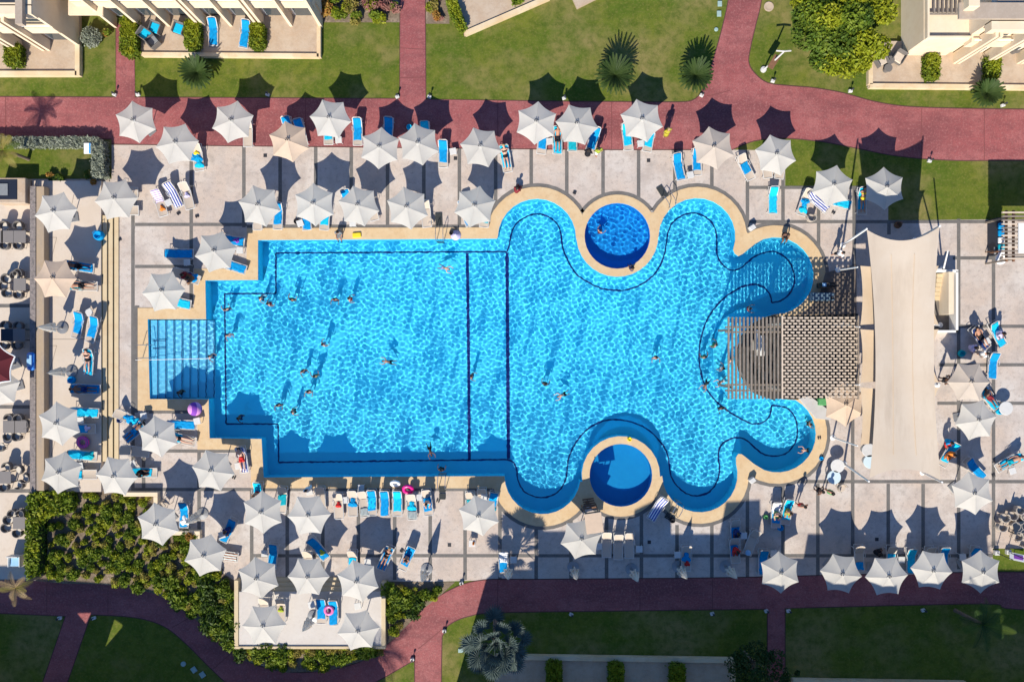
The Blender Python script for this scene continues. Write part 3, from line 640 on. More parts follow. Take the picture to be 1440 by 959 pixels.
PARS = [ # px, py (peak), tip angle, kind, label
 (187, 168, 40, 'w', 'white parasol at the left end of the upper red path beside the small side path'),
 (245.5, 199, 8, 'w', 'second white parasol from the left along the upper red path, half over the deck'),
 (324.5, 168, 17, 'w', 'third white parasol from the left on the upper red path beside a bare lounger'),
 (404.5, 196, 41, 't', 'tan sand coloured parasol among the white ones on the upper red path'),
 (463, 164, 53, 'w', 'white parasol on the upper red path just right of the tan parasol'),
 (533, 205, 26, 'w', 'white parasol touching its neighbour on the upper red path, the left one of the pair'),
 (588, 200, 41, 'w', 'white parasol touching its neighbour on the upper red path, the right one of the pair'),
 (676, 204, 51, 'w', 'white parasol on the path edge above the left end of the round pool lobe'),
 (754.5, 170, 25, 'w', 'white parasol over the sunbather row on the red path, left of its close neighbour'),
 (812, 172, 52, 'w', 'white parasol on the red path beside two people standing'),
 (904, 166, 44, 'w', 'white parasol on the red path beside the person in patterned clothes'),
 (1005, 205, 41, 'g', 'taupe parasol on the deck edge above the right round pool lobe'),
 (1093.5, 215, 45, 'w', 'white parasol standing half over the grass right of the taupe parasol'),
 (1173, 259, 17, 'w', 'white parasol beside the lawn with a striped towel sticking out below it'),
 (1248, 262, 31, 'w', 'white parasol nearest the big shade sail, right of the sunbather in yellow'),
 (362.5, 287, 48, 'w', 'leftmost parasol of the five along the upper pool edge'),
 (440, 285, 33, 'w', 'second parasol from the left of the five along the upper pool edge'),
 (503, 287, 46, 'w', 'middle parasol of the five along the upper pool edge'),
 (572, 290, 40, 'w', 'fourth parasol from the left of the five along the upper pool edge'),
 (667.5, 288, 16, 'w', 'rightmost parasol of the five along the upper pool edge, by the pool ladder'),
 (74, 296, 9, 'w', 'uppermost white parasol on the raised left deck by the tan wall'),
 (160, 278, 5, 'w', 'white parasol over the top end of the narrow deck steps on the left'),
 (73.5, 390, 0, 't', 'tan parasol leaning over the tan wall on the raised left deck'),
 (301, 352, 12, 'w', 'white parasol at the inner corner of the upper left pool edge'),
 (226.5, 408, 5, 'w', 'white parasol just above the pool entry steps'),
 (78.5, 595, 38, 'w', 'upper of two white parasols by the tan wall on the lower left deck'),
 (82.5, 664, 20, 'w', 'lower of two white parasols by the tan wall, above the green hedge'),
 (160, 669, 55, 'w', 'white parasol over the bottom end of the narrow deck steps on the left'),
 (219, 613, 40, 'w', 'white parasol below the pool entry steps'),
 (297, 661, 50, 'w', 'white parasol at the lower left inner corner of the pool'),
 (219, 737, 41, 'w', 'white parasol over the right rim of the left planting bed'),
 (286, 781, 15, 'w', 'white parasol over the planting bed with a striped towel at its right'),
 (367, 720, 32, 'w', 'white parasol below the lower left pool corner, the left of two'),
 (433, 724, 3, 'w', 'white parasol below the lower pool edge, the right of two by the lounger row'),
 (361, 813, 39, 'w', 'left parasol of three above the steps to the lower terrace'),
 (432, 811, 0, 'w', 'middle parasol of three above the steps to the lower terrace'),
 (502, 817, 43, 'w', 'right parasol of three above the steps to the lower terrace'),
 (369, 880, 2, 'w', 'left white parasol at the bottom edge of the lower terrace'),
 (503, 887, 8, 'w', 'right white parasol at the bottom edge of the lower terrace'),
 (673, 725, 42, 'w', 'single white parasol below the lower pool ladder beside the curved coping'),
 (818, 758, 13, 'w', 'white parasol half in building shade beside the lifeguard chair'),
 (1099, 805, 33, 'w', 'leftmost parasol of the five along the lower right red path'),
 (1186, 807, 52, 'w', 'second parasol from the left of the five along the lower right red path'),
 (1250, 810, 3, 'w', 'middle parasol of the five along the lower right red path'),
 (1314, 802, 54, 'w', 'fourth parasol from the left of the five along the lower right red path'),
 (1383, 804, 30, 'w', 'rightmost parasol of the five along the lower right red path'),
 (1371, 693, 39, 'w', 'white parasol right of the lower end of the shade sail'),
 (1377, 590, 11, 'w', 'white parasol right of the shade sail, touching the taupe one above it'),
 (1366, 536, 0, 'g', 'taupe parasol right of the shade sail with a person standing at its left'),
 (1191, 568, 33, 't', 'tan parasol below the lattice pergola, tucked against the shade sail'),
]
for (x, y, a, k, l) in PARS:
    g = gz(x, y); tall = 1.27 if x == 1248 else 1.0; p = P(x, y + 1.5, g + ZA * tall); p.z = g
    {'w': par_w, 't': par_t, 'g': par_g}[k].put(p, R(a), l, GPAR, scale=(0.98 + rnd.random() * .05,) * 2 + (tall * (0.97 + rnd.random() * .05),))

# ---- closed parasols
def make_closed():
    t = thing('closed_parasol', 'closed parasol', 'parasol'); mb = MB(); n = 24; prof = [(0.03, 2.75), (0.10, 2.5), (0.17, 2.0), (0.24, 1.5), (0.30, 1.15), (0.24, 1.05)]
    V = []; F = []
    for j, (r, z) in enumerate(prof):
        for k in range(n):
            a = 2 * math.pi * k / n; q = r * (1 + 0.32 * math.cos(6 * a + j * .2) * min(1, j / 2)); V.append((q * math.cos(a), q * math.sin(a), z))
    for j in range(len(prof) - 1):
        for k in range(n): F.append((j * n + k, (j + 1) * n + k, (j + 1) * n + (k + 1) % n, j * n + (k + 1) % n))
    F.append(tuple(range(n))); F.append(tuple(range(len(V) - n, len(V)))[::-1])
    mb.add(V, F).build('folded_canopy', CANVAS, t, smooth=False)
    MB().torus((0, 0, 1.55), 0.245, 0.02, 16, 6).build('tie_strap', CANVT, t)
    MB().tube([(0, 0, .05), (0, 0, 2.85)], 0.028, 8).build('pole', POLE, t)
    b = MB(); b.lathe([(0.0, 0), (0.42, 0), (0.42, 0.06), (0.1, 0.1), (0.06, 0.35)], 18); b.build('base', POLE, t)
    return t
pc = Proto(make_closed()); GC = 'closed parasols standing on the deck'
for (x, y, l) in [(600, 800, 'on the bottom deck edge above the bushes'), (715, 797, 'in the shade below the blue patterned lounger'), (806, 797, 'in the shade by the red path, below the half shaded open parasol'), (888, 800, 'in the shade below the three bare loungers'), (953, 796, 'in the shade below the grey lounger with blue cloth'), (1020, 796, 'in the shade by the red path, the rightmost of the closed ones'), (441, 866, 'on the lower terrace beside the pink ring loungers'), (88, 461, 'on the raised left deck beside the two blue towels'), (101, 522, 'on the raised left deck by the woman on cyan'), (285, 722, 'at the right rim of the planting bed')]:
    g = gz(x, y); p = P(x, y, g); pc.put(p, rnd.random() * 3, 'closed white parasol ' + l, GC)

# ---- sun lounger (local: head towards +Y)
BA = R(36); HY = 0.26; SZ = 0.34
def make_lounger():
    t = thing('sun_lounger', 'beige lounger', 'sun lounger')
    f = MB()
    for s in (-1, 1):
        f.tube([(s * .315, -.98, SZ), (s * .32, -.5, SZ), (s * .32, .9, SZ)], 0.024, 8)
        f.tube([(s * .32, .0, SZ), (s * .35, .02, SZ + .2), (s * .35, .3, SZ + .22), (s * .32, .42, SZ + .02)], 0.017, 6)
    f.tube([(-.315, -.98, SZ), (.315, -.98, SZ)], 0.026, 8); f.tube([(-.32, .9, SZ), (.32, .9, SZ)], 0.02, 8); f.build('frame', PLASTIC, t)
    s = MB(); V = []; F = []; ny = 10
    for j in range(ny + 1):
        y = -.95 + (HY + .95) * j / ny
        for i in range(5): x = -.295 + .59 * i / 4; V.append((x, y, SZ + .012 - 0.03 * (1 - (x / .295) ** 2)))
    for j in range(ny):
        for i in range(4): a = j * 5 + i; F.append((a, a + 1, a + 6, a + 5))
    b = len(V); V += [(x, y, z - .012) for x, y, z in V]; F += [tuple(b + k for k in q[::-1]) for q in F]
    s.add(V, F).build('seat', BEIGE, t)
    bk = MB(); c, sn = math.cos(BA), math.sin(BA); V = []; F = []
    for j in range(7):
        d = .02 + .70 * j / 6
        for i in range(5): x = -.295 + .59 * i / 4; V.append((x, HY + d * c + .02 * (1 - (x / .295) ** 2), SZ + .012 + d * sn - .02 * (1 - (x / .295) ** 2)))
    for j in range(6):
        for i in range(4): a = j * 5 + i; F.append((a, a + 1, a + 6, a + 5))
    b = len(V); V += [(x, y + .008, z - .012) for x, y, z in V]; F += [tuple(b + k for k in q[::-1]) for q in F]
    bo = bk.add(V, F).build('backrest', BEIGE, t)
    fr = MB()
    pts = [(-.31, HY, SZ), (-.31, HY + .68 * c, SZ + .68 * sn), (-.22, HY + .75 * c, SZ + .75 * sn), (.22, HY + .75 * c, SZ + .75 * sn), (.31, HY + .68 * c, SZ + .68 * sn), (.31, HY, SZ)]
    fr.tube(pts, 0.02, 6); fr.build('back_frame', PLASTIC, bo)
    for sx in (-1, 1):
        for (y0, y1) in ((-.8, -.86), (.62, .70)):
            MB().tube([(sx * .31, y0, SZ), (sx * .33, y1, 0.0)], 0.022, 6).build('leg', PLASTIC, t)
    return t
lng = Proto(make_lounger()); GL = 'sun loungers round the pool'
# cloth lying on a lounger: follows its profile between y0 and y1
def prof_z(y):
    return SZ + .02 if y < HY else SZ + .02 + (y - HY) * math.tan(BA)
def towel_mesh(kind, seed):
    rr = random.Random(seed); mb = MB(); V = []; F = []
    rng_ = {'full': (-.62, .80), 'long': (-.92, .80), 'seat': (-.66, .28), 'back': (.02, .83), 'foot': (-.9, -.35), 'mid': (-.45, .3)}
    if kind == 'pile':
        n = 16; m = 16
        ph = [rr.uniform(0, 6.28) for _ in range(8)]
        for j in range(m + 1):
            for i in range(n + 1):
                u, v = i / n * 2 - 1, j / m * 2 - 1
                d = math.sqrt(u * u + v * v); a = math.atan2(v, u)
                k = 0.27 * (1 + .25 * math.sin(3 * a + ph[0]) + .12 * math.sin(5 * a + ph[1]))
                h = max(0, 1 - d) * .12 + .035 * math.sin(7 * u + ph[2]) * math.sin(6 * v + ph[3]) * (1 - d * .5) + .03
                s_ = max(abs(u), abs(v)) / max(d, 1e-6) if d > 0 else 1
                V.append((u * s_ * k, v * s_ * k * 1.25 - .15, SZ + .02 + max(.012, h * (1 if d < .95 else .4))))
    else:
        y0, y1 = rng_[kind]; n, m = 10, max(8, int((y1 - y0) * 16)); w = rr.uniform(.27, .31); sk = rr.uniform(-.05, .05); ph = [rr.uniform(0, 6.28) for _ in range(6)]
        for j in range(m + 1):
            y = y0 + (y1 - y0) * j / m
            for i in range(n + 1):
                u = i / n * 2 - 1
                x = u * w + sk * (y - y0) / (y1 - y0) + .012 * math.sin(6 * y + ph[0])
                wv = .014 * math.sin(9 * u + 4 * y + ph[1]) * math.sin(7 * y + ph[2]) + .008 * math.sin(17 * y - 5 * u + ph[3])
                yy = y + .025 * math.sin(2.5 * u + ph[4]) * (1 if j in (0,) else .6)
                z = prof_z(min(yy, .84)) + .022 + wv + (-.10 * max(0, abs(u) - .93) / .07 if abs(x) > .29 else 0)
                V.append((x, yy, z))
    F = [(j * (n + 1) + i, j * (n + 1) + i + 1, (j + 1) * (n + 1) + i + 1, (j + 1) * (n + 1) + i) for j in range(m) for i in range(n)]
    b = len(V); q = len(F); V += [(x, y, z - .015) for x, y, z in V]; F += [tuple(b + k for k in f[::-1]) for f in F]
    edge = [i for i in range(n + 1)] + [j * (n + 1) + n for j in range(1, m + 1)] + [m * (n + 1) + i for i in range(n - 1, -1, -1)] + [j * (n + 1) for j in range(m - 1, 0, -1)]
    for k in range(len(edge)): a, c = edge[k], edge[(k + 1) % len(edge)]; F.append((a, b + a, b + c, c))
    mb.add(V, F); return mb
TW = {}
def towel(kind, colour, loc, rot, label, sd=None):
    key = (kind, (sd or rnd.randint(0, 2)) % 3)
    if key not in TW:
        o = towel_mesh(kind, hash(kind) % 7 + key[1] * 5 if False else len(kind) * 3 + key[1] * 11).build('towel', FAB['blue'], smooth=True); TW[key] = o.data; 
    else:
        o = bpy.data.objects.new('towel', TW[key]); COL.objects.link(o)
    o.location = loc; o.rotation_euler.z = rot; override(o, FAB[colour])
    if kind == 'pile' and colour in ('red', 'yellow', 'orange', 'lime', 'purple', 'lavender'): o.scale = (.62, .62, 1); o.location.z = loc[2] + .01
    return tag(o, label, 'towel', 'towels on the sun loungers')

# ---- people: one skinned body per pose
def skin_body(name, joints, bones, radii, extra=None):
    me = bpy.data.meshes.new(name); me.from_pydata([joints[k] for k in joints], [(list(joints).index(a), list(joints).index(b)) for a, b in bones], [])
    o = bpy.data.objects.new(name, me); COL.objects.link(o)
    md = o.modifiers.new('skin', 'SKIN'); md.use_smooth_shade = True
    for i, k in enumerate(joints):
        r = radii[k]; sv = me.skin_vertices[0].data[i]; sv.radius = r if isinstance(r, tuple) else (r, r); sv.use_root = (k == 'pelvis')
    sb = o.modifiers.new('sub', 'SUBSURF'); sb.levels = 1; sb.render_levels = 1
    dg = bpy.context.evaluated_depsgraph_get(); dg.update()
    m2 = bpy.data.meshes.new_from_object(o.evaluated_get(dg)); bpy.data.objects.remove(o)
    V = [tuple(v.co) for v in m2.vertices]; F = [tuple(p.vertices) for p in m2.polygons]
    mb = MB(); mb.add(V, F); return mb
def figure(pose):
    """joints in metres; figure faces -Y when upright, head at +Z"""
    J = {}; Hd = pose
    return Hd
def blend(a, b, t): return tuple(a[i] + (b[i] - a[i]) * t for i in range(3))
RAD = {'pelvis': (.145, .115), 'waist': (.125, .10), 'chest': (.165, .12), 'neckb': (.075, .075), 'neck': (.052, .055), 'head0': (.072, .085), 'head1': (.085, .10), 'head2': (.06, .07),
       'shoulder': .062, 'elbow': .042, 'wrist': .029, 'palm': (.04, .018), 'hip': .088, 'knee': .056, 'ankle': .037, 'toe': (.038, .025)}
def body_mesh(name, J):
    """J: pelvis, waist, chest, neckb, neck, head0..2 and sided joints (l/r)"""
    bones = [('pelvis', 'waist'), ('waist', 'chest'), ('chest', 'neckb'), ('neckb', 'neck'), ('neck', 'head0'), ('head0', 'head1'), ('head1', 'head2')]
    rad = {}
    for k in J: rad[k] = RAD[k] if k in RAD else RAD[k[:-2]]
    for s in 'lr':
        bones += [('neckb', 'shoulder_' + s), ('shoulder_' + s, 'elbow_' + s), ('elbow_' + s, 'wrist_' + s), ('wrist_' + s, 'palm_' + s), ('pelvis', 'hip_' + s), ('hip_' + s, 'knee_' + s), ('knee_' + s, 'ankle_' + s), ('ankle_' + s, 'toe_' + s)]
    mb = skin_body(name, J, bones, rad)
    # fingers and thumb, rooted inside the palm
    for s in 'lr':
        w, p = Vector(J['wrist_' + s]), Vector(J['palm_' + s]); d = (p - w).normalized(); sd = d.cross(Vector((0, 0, 1)))
        if sd.length < .2: sd = d.cross(Vector((1, 0, 0)))
        sd.normalize(); dn = d.cross(sd).normalized()
        if dn.z > 0: dn = -dn
        for i, L_ in enumerate((.062, .075, .07, .055)):
            o = sd * (i - 1.5) * .021; mb.tube([p + o * .8, p + o + d * L_ * .5 + dn * .006, p + o * 1.1 + d * L_ + dn * .024], [.010, .009, .007], 6)
        mb.tube([w.lerp(p, .45) + sd * .02, w.lerp(p, .8) + sd * .05 + dn * .01, p + sd * .058 + d * .02 + dn * .02], [.012, .010, .008], 6)
    # nose and ears
    h1 = Vector(J['head1']); up = (Vector(J['head2']) - Vector(J['head0'])).normalized(); fw = Vector(J['_face']) if '_face' in J else None
    return mb, h1, up
def make_person(name, J, face, label, outfit=('trunks',), hairlen=0.0, swim=False):
    """builds a person: skin body with hair, eyes and clothing as children; face = direction the face looks"""
    mb, h1, up = body_mesh(name, J)
    f = Vector(face).normalized(); sd = up.cross(f).normalized()
    mb.ball(h1 + f * .098 - up * .012, .016, 6, (1, 1, 1.3))
    for s in (-1, 1): mb.ball(h1 + sd * s * .09, .02, 6, (.6, 1, 1.4))
    mb.tube([h1 + f * .088 - up * .045 - sd * .02, h1 + f * .093 - up * .047, h1 + f * .088 - up * .045 + sd * .02], .006, 5)
    t = mb.build(name, SKIN['tan'], smooth=True); tag(t, label, 'person')
    # hair: a shell over the back and top of the head
    hb = MB(); V = []; F = []; n, m = 16, 9
    for j in range(m + 1):
        for i in range(n):
            a = 2 * math.pi * i / n; ph_ = math.pi * 0.60 * j / m
            d = up * math.cos(ph_) + (f * math.cos(a) + sd * math.sin(a)) * math.sin(ph_)
            k = .112 if d.dot(f) < .35 else .104
            V.append(h1 + up * .02 - f * .016 + Vector(d) * (k if d.dot(f) < .62 or d.dot(up) > .5 else .075))
    F = [(j * n + i, (j + 1) * n + i, (j + 1) * n + (i + 1) % n, j * n + (i + 1) % n) for j in range(m) for i in range(n)]
    hb.add(V, F)
    if hairlen: 
        b0 = h1 - f * .075; hb.tube([b0 + up * .05, b0 - up * .06 - f * .02, b0 - up * (.06 + hairlen) - f * .01], [.085, .075, .045], 10)
    hb.build('hair', HAIR['dark'], t, smooth=True)
    eb = MB()
    for s in (-1, 1): eb.ball(h1 + f * .086 + sd * s * .032 + up * .008, .012, 6)
    eb.build('eyes', HAIR['dark'], t, smooth=True)
    g = lambda k: Vector(J[k])
    def shell(pts, rs, nm, n=12): 
        c = MB(); c.tube(pts, rs, n); return c
    if 'trunks' in outfit or 'bikini' in outfit or 'suit' in outfit:
        c = MB(); pw = g('pelvis').lerp(g('waist'), .55)
        c.tube([pw, g('pelvis'), g('pelvis').lerp((g('hip_l') + g('hip_r')) / 2, 1.0) + (g('pelvis') - g('waist')).normalized() * .04], [.152, .175, .15], 14)
        if 'trunks' in outfit:
            for s in 'lr': c.tube([g('hip_' + s), g('hip_' + s).lerp(g('knee_' + s), .35), g('hip_' + s).lerp(g('knee_' + s), .6)], [.105, .105, .096], 12)
        c.build('swimwear', FAB['blue'], t, smooth=True)
    if 'bikini' in outfit:
        c = MB(); ch = g('chest'); ax = (g('neckb') - g('waist')).normalized()
        c.tube([ch - ax * .03, ch + ax * .05], [.172, .168], 14); c.build('bikini_top', FAB['blue'], t, smooth=True)
    if 'shirt' in outfit or 'dress' in outfit:
        c = MB(); c.tube([g('pelvis'), g('waist'), g('chest'), g('neckb')], [.165, .15, .19, .10], 16)
        for s in 'lr': c.tube([g('neckb').lerp(g('shoulder_' + s), .4), g('shoulder_' + s), g('shoulder_' + s).lerp(g('elbow_' + s), .7)], [.085, .078, .066], 10)
        if 'dress' in outfit: c.tube([g('pelvis'), (g('knee_l') + g('knee_r')) / 2], [.17, .22], 16)
        c.build('shirt', FAB['white'], t, smooth=True)
    if 'shorts' in outfit:
        c = MB()
        for s in 'lr': c.tube([g('pelvis').lerp(g('hip_' + s), .6), g('hip_' + s).lerp(g('knee_' + s), .4), g('hip_' + s).lerp(g('knee_' + s), .85)], [.125, .112, .10], 12)
        c.build('shorts', FAB['navy'], t, smooth=True)
    return t
def J_stand(arm=0.0, walk=0.0):
    J = {'pelvis': (0, 0, .92), 'waist': (0, -.005, 1.08), 'chest': (0, 0, 1.26), 'neckb': (0, .01, 1.42), 'neck': (0, 0, 1.50), 'head0': (0, -.02, 1.56), 'head1': (0, -.02, 1.64), 'head2': (0, -.01, 1.72)}
    for s, q in (('l', 1), ('r', -1)):
        w = walk * q
        J['shoulder_' + s] = (q * .185, .01, 1.39)
        J['elbow_' + s] = (q * (.235 + arm * .12), .03 - w * .12, 1.12 + arm * .03); J['wrist_' + s] = (q * (.25 - arm * .05), -.03 - w * .2, .88 + arm * .08); J['palm_' + s] = (q * (.25 - arm * .1), -.05 - w * .22, .80 + arm * .1)
        J['hip_' + s] = (q * .095, 0, .86); J['knee_' + s] = (q * .10, -.03 + w * .2, .48); J['ankle_' + s] = (q * .105, .01 + w * .32, .08 + max(0, w) * .06); J['toe_' + s] = (q * .12, -.15 + w * .32, .03 + max(0, w) * .02)
    return J
def J_lie(armup=0.0):
    """lying on a lounger: head at +Y on the raised backrest, feet at -Y"""
    z = SZ + .13; c, sn = math.cos(BA), math.sin(BA)
    bk = lambda d, h=.125: (0, HY + d * c - h * sn, SZ + d * sn + h * c + .03)
    J = {'pelvis': (0, .12, z + .02), 'waist': bk(.14, .13), 'chest': bk(.32, .135), 'neckb': bk(.47, .12), 'neck': bk(.55, .12), 'head0': bk(.61, .12), 'head1': bk(.69, .125), 'head2': bk(.77, .125)}
    for s, q in (('l', 1), ('r', -1)):
        sh = bk(.45, .11); J['shoulder_' + s] = (q * .19, sh[1], sh[2])
        e = bk(.2, .13); J['elbow_' + s] = (q * .27, e[1] + armup * .3, e[2] + .02 + armup * .1); J['wrist_' + s] = (q * (.22 - armup * .1), .05 + armup * .55, z + .02 + armup * .35); J['palm_' + s] = (q * (.2 - armup * .12), -.03 + armup * .6, z + .02 + armup * .33)
        J['hip_' + s] = (q * .095, .05, z); J['knee_' + s] = (q * .12, -.36, z + .06 - .02 * q); J['ankle_' + s] = (q * .11, -.77, z - .06); J['toe_' + s] = (q * .14, -.86, z + .06)
    return J
def J_sit():
    """sitting upright, seat at z = .40, facing -Y"""
    z = .52
    J = {'pelvis': (0, .05, z), 'waist': (0, .07, z + .15), 'chest': (0, .04, z + .32), 'neckb': (0, 0, z + .47), 'neck': (0, -.02, z + .54), 'head0': (0, -.05, z + .60), 'head1': (0, -.055, z + .68), 'head2': (0, -.05, z + .76)}
    for s, q in (('l', 1), ('r', -1)):
        J['shoulder_' + s] = (q * .185, 0, z + .44); J['elbow_' + s] = (q * .23, -.08, z + .2); J['wrist_' + s] = (q * .16, -.28, z + .13); J['palm_' + s] = (q * .13, -.36, z + .12)
        J['hip_' + s] = (q * .10, -.03, z - .02); J['knee_' + s] = (q * .13, -.44, z - .03); J['ankle_' + s] = (q * .12, -.46, .08); J['toe_' + s] = (q * .13, -.62, .03)
    return J
def J_swim(kind):
    """z = 0 is the water surface"""
    if kind == 'stand':
        J = {k: (v[0], v[1], v[2] - 1.36) for k, v in J_stand().items()}
        for s, q in (('l', 1), ('r', -1)):
            J['elbow_' + s] = (q * .29, -.06, -.16); J['wrist_' + s] = (q * .33, -.27, -.06); J['palm_' + s] = (q * .31, -.35, -.05)
            J['knee_' + s] = (q * .14, -.12, -.85); J['ankle_' + s] = (q * .15, .05, -1.18); J['toe_' + s] = (q * .16, -.1, -1.24)
        return J
    J = {'pelvis': (0, .46, -.36), 'waist': (0, .34, -.22), 'chest': (0, .2, -.10), 'neckb': (0, .05, -.02), 'neck': (0, -.03, .04), 'head0': (0, -.08, .07), 'head1': (0, -.15, .10), 'head2': (0, -.21, .14)}
    for s, q in (('l', 1), ('r', -1)):
        J['shoulder_' + s] = (q * .18, .05, -.01); J['elbow_' + s] = (q * .34, -.1 - (.12 if q > 0 else 0), -.02); J['wrist_' + s] = (q * .30, -.36, -.03); J['palm_' + s] = (q * .28, -.45, -.03)
        J['hip_' + s] = (q * .1, .50, -.42); J['knee_' + s] = (q * .16, .72, -.74); J['ankle_' + s] = (q * .2, .98, -.98 - .06 * q); J['toe_' + s] = (q * .22, 1.06, -1.08 - .06 * q)
    return J
upf = (0, -1, 0.0); lyf = (0, -math.sin(BA), math.cos(BA))
PP = {
 'stand': Proto(make_person('person', J_stand(1.0), upf, 'p', ('trunks',))),
 'standf': Proto(make_person('person', J_stand(0.4), upf, 'p', ('bikini',), .22)),
 'walk': Proto(make_person('person', J_stand(0.2, .6), upf, 'p', ('shirt', 'shorts'))),
 'dress': Proto(make_person('person', J_stand(0.3), upf, 'p', ('dress',), .2)),
 'lie': Proto(make_person('person', J_lie(0), lyf, 'p', ('trunks',))),
 'lief': Proto(make_person('person', J_lie(.6), lyf, 'p', ('bikini',), .15)),
 'sit': Proto(make_person('person', J_sit(), upf, 'p', ('trunks',))),
 'sits': Proto(make_person('person', J_sit(), upf, 'p', ('shirt', 'shorts'), .15)),
 'wade': Proto(make_person('person', J_swim('stand'), upf, 'p', ('trunks',))),
 'wadef': Proto(make_person('person', J_swim('stand'), upf, 'p', ('suit', 'bikini'), .16)),
 'swim': Proto(make_person('person', J_swim('flat'), (0, -.75, .6), 'p', ('trunks',))),
}
GP = 'people round and in the pool'
def person(pose, loc, rot, label, skin='tan', cloth='navy', hair='dark', scale=None, cloth2=None):
    o = PP[pose].put(loc, rot, label, GP, scale)
    override(o, SKIN[skin])
    for c in o.children:
        n = c.name.split('.')[0]
        if n == 'hair': override(c, HAIR[hair])
        elif n in ('swimwear', 'bikini_top', 'shirt'): override(c, FAB[cloth])
        elif n == 'shorts': override(c, FAB[cloth2 or cloth])
    if pose in ('wade', 'wadef', 'swim'):
        receiver(o)
        for c in o.children: receiver(c)
    return o
# ---- small white side table, round table, chairs
def make_side_table():
    t = thing('side_table', 'small table', 'table'); MB().box((0, 0, .43), (.46, .46, .04), bev=.012).build('table_top', PLASTIC, t)
    for a in (-1, 1):
        for b in (-1, 1): MB().tube([(a * .17, b * .17, .41), (a * .2, b * .2, 0)], .02, 6).build('leg', PLASTIC, t)
    return t
st = Proto(make_side_table()); GS = 'white side tables by the loungers'
def make_round_table(m, lbl):
    t = thing('round_table', lbl, 'table'); b = MB(); b.lathe([(0, .70), (.46, .70), (.48, .715), (.48, .73), (.46, .745), (0, .745)], 28); b.build('table_top', m, t)
    b = MB(); b.tube([(0, 0, .03), (0, 0, .7)], .035, 8); b.build('column', POLE, t); b = MB(); b.lathe([(0, 0), (.28, 0), (.26, .03), (.04, .05)], 20); b.build('foot', POLE, t); return t
def make_tub_chair(frame, cushion, lbl):
    t = thing('tub_chair', lbl, 'chair')
    MB().lathe([(0, .40), (.235, .40), (.25, .42), (.25, .45), (.23, .47), (0, .47)], 18).build('seat', cushion, t)
    b = MB(); ar = [R(-25 + 230 * i / 20) for i in range(21)]
    b.prism([(.335 * math.cos(a), .335 * math.sin(a)) for a in ar] + [(.275 * math.cos(a), .275 * math.sin(a)) for a in ar[::-1]], .40, .73)
    b.tube([(.305 * math.cos(a), .305 * math.sin(a), .73) for a in ar], .036, 6)
    b.build('backrest', frame, t)
    for a in (45, 135, 225, 315): MB().tube([(.2 * math.cos(R(a)), .2 * math.sin(R(a)), .41), (.25 * math.cos(R(a)), .25 * math.sin(R(a)), 0)], .018, 6).build('leg', frame, t)
    return t
def make_dining_table(m, lbl):
    t = thing('dining_table', lbl, 'table'); MB().box((0, 0, .735), (.85, .85, .045), bev=.012).build('table_top', m, t)
    for a in (-1, 1):
        for b in (-1, 1): MB().box((a * .37, b * .37, .355), (.06, .06, .71)).build('leg', DARK, t)
    return t
# floats, balls, bags
def make_ring(m, m2, lbl, name='swim_ring', lean=0):
    o = MB(); o.torus((0, 0, .11), .27, .11, 28, 12); o = o.build(name, m, smooth=True); return tag(o, lbl, 'swim ring')
def make_bag(m, lbl):
    t = thing('beach_bag', lbl, 'bag'); b = MB(); b.lathe([(0, 0), (.17, .01), (.21, .12), (.19, .26), (.15, .29), (.12, .22), (0, .16)], 14); b.build('body', m, t, smooth=True)
    h = MB()
    for s in (-1, 1): h.tube([(-.1, s * .13, .26), (-.06, s * .15, .40), (.06, s * .15, .40), (.1, s * .13, .26)], .012, 6)
    h.build('handle', m, t); return t
bag = Proto(make_bag(FAB['blue'], 'bag')); GB = 'beach bags and bundles on the deck'
def make_flip():
    t = thing('sandals', 'pair of sandals', 'sandals')
    for s in (-1, 1):
        b = MB(); b.prism([(s * .07 + .05 * math.cos(R(a)) * (1 if math.sin(R(a)) < 0 else 1.15), .13 * math.sin(R(a))) for a in range(0, 360, 24)], 0, .025)
        o = b.build('sandal', DARK, t); h = MB(); h.tube([(s * .07 - .045, -.01, .03), (s * .07, .06, .06), (s * .07 + .045, -.01, .03)], .009, 5); h.build('strap', DARK, o)
    return t
flip = Proto(make_flip())
# ================================================================== loungers, towels, people: (x, y, head angle, where, cloths, person)
def L(x, y, a, loc, tw=(), who=None):
    g = gz(x, y); p = P(x, y, g + .35); p.z = g; r = R(a - 90)
    desc = 'bare beige' if not tw and not who else 'towel draped' if tw else 'beige'
    lng.put(p, r, desc + ' sun lounger ' + loc, GL)
    names = {'full': 'towel', 'long': 'long towel', 'seat': 'towel', 'back': 'towel', 'foot': 'towel', 'mid': 'towel', 'pile': 'crumpled towel'}
    for i, (k, c) in enumerate(tw):
        pp = p.copy(); pp.z += .012 * i
        if k == 'pile':
            off = [(0, .1), (.05, -.35), (-.06, .4)][i % 3]; pp.x += off[0] * math.cos(r) - off[1] * math.sin(r); pp.y += off[0] * math.sin(r) + off[1] * math.cos(r)
        nm = names[k] if i == 0 else {'pile': 'rumpled cloth'}.get(k, 'second towel')
        towel(k, c, pp, r, c + ' ' + nm + ' on the lounger ' + loc)
    if who:
        pose, outfit, skin, cloth, hair = who
        pp = p.copy(); 
        if pose in ('sit', 'sits'):
            pp.z += -.03
            person(pose, pp, r, 'person ' + outfit + ' sitting on the lounger ' + loc, skin, cloth, hair)
        else:
            pp.z += .035; person(pose, pp, r, 'person ' + outfit + ' lying on the lounger ' + loc, skin, cloth, hair)
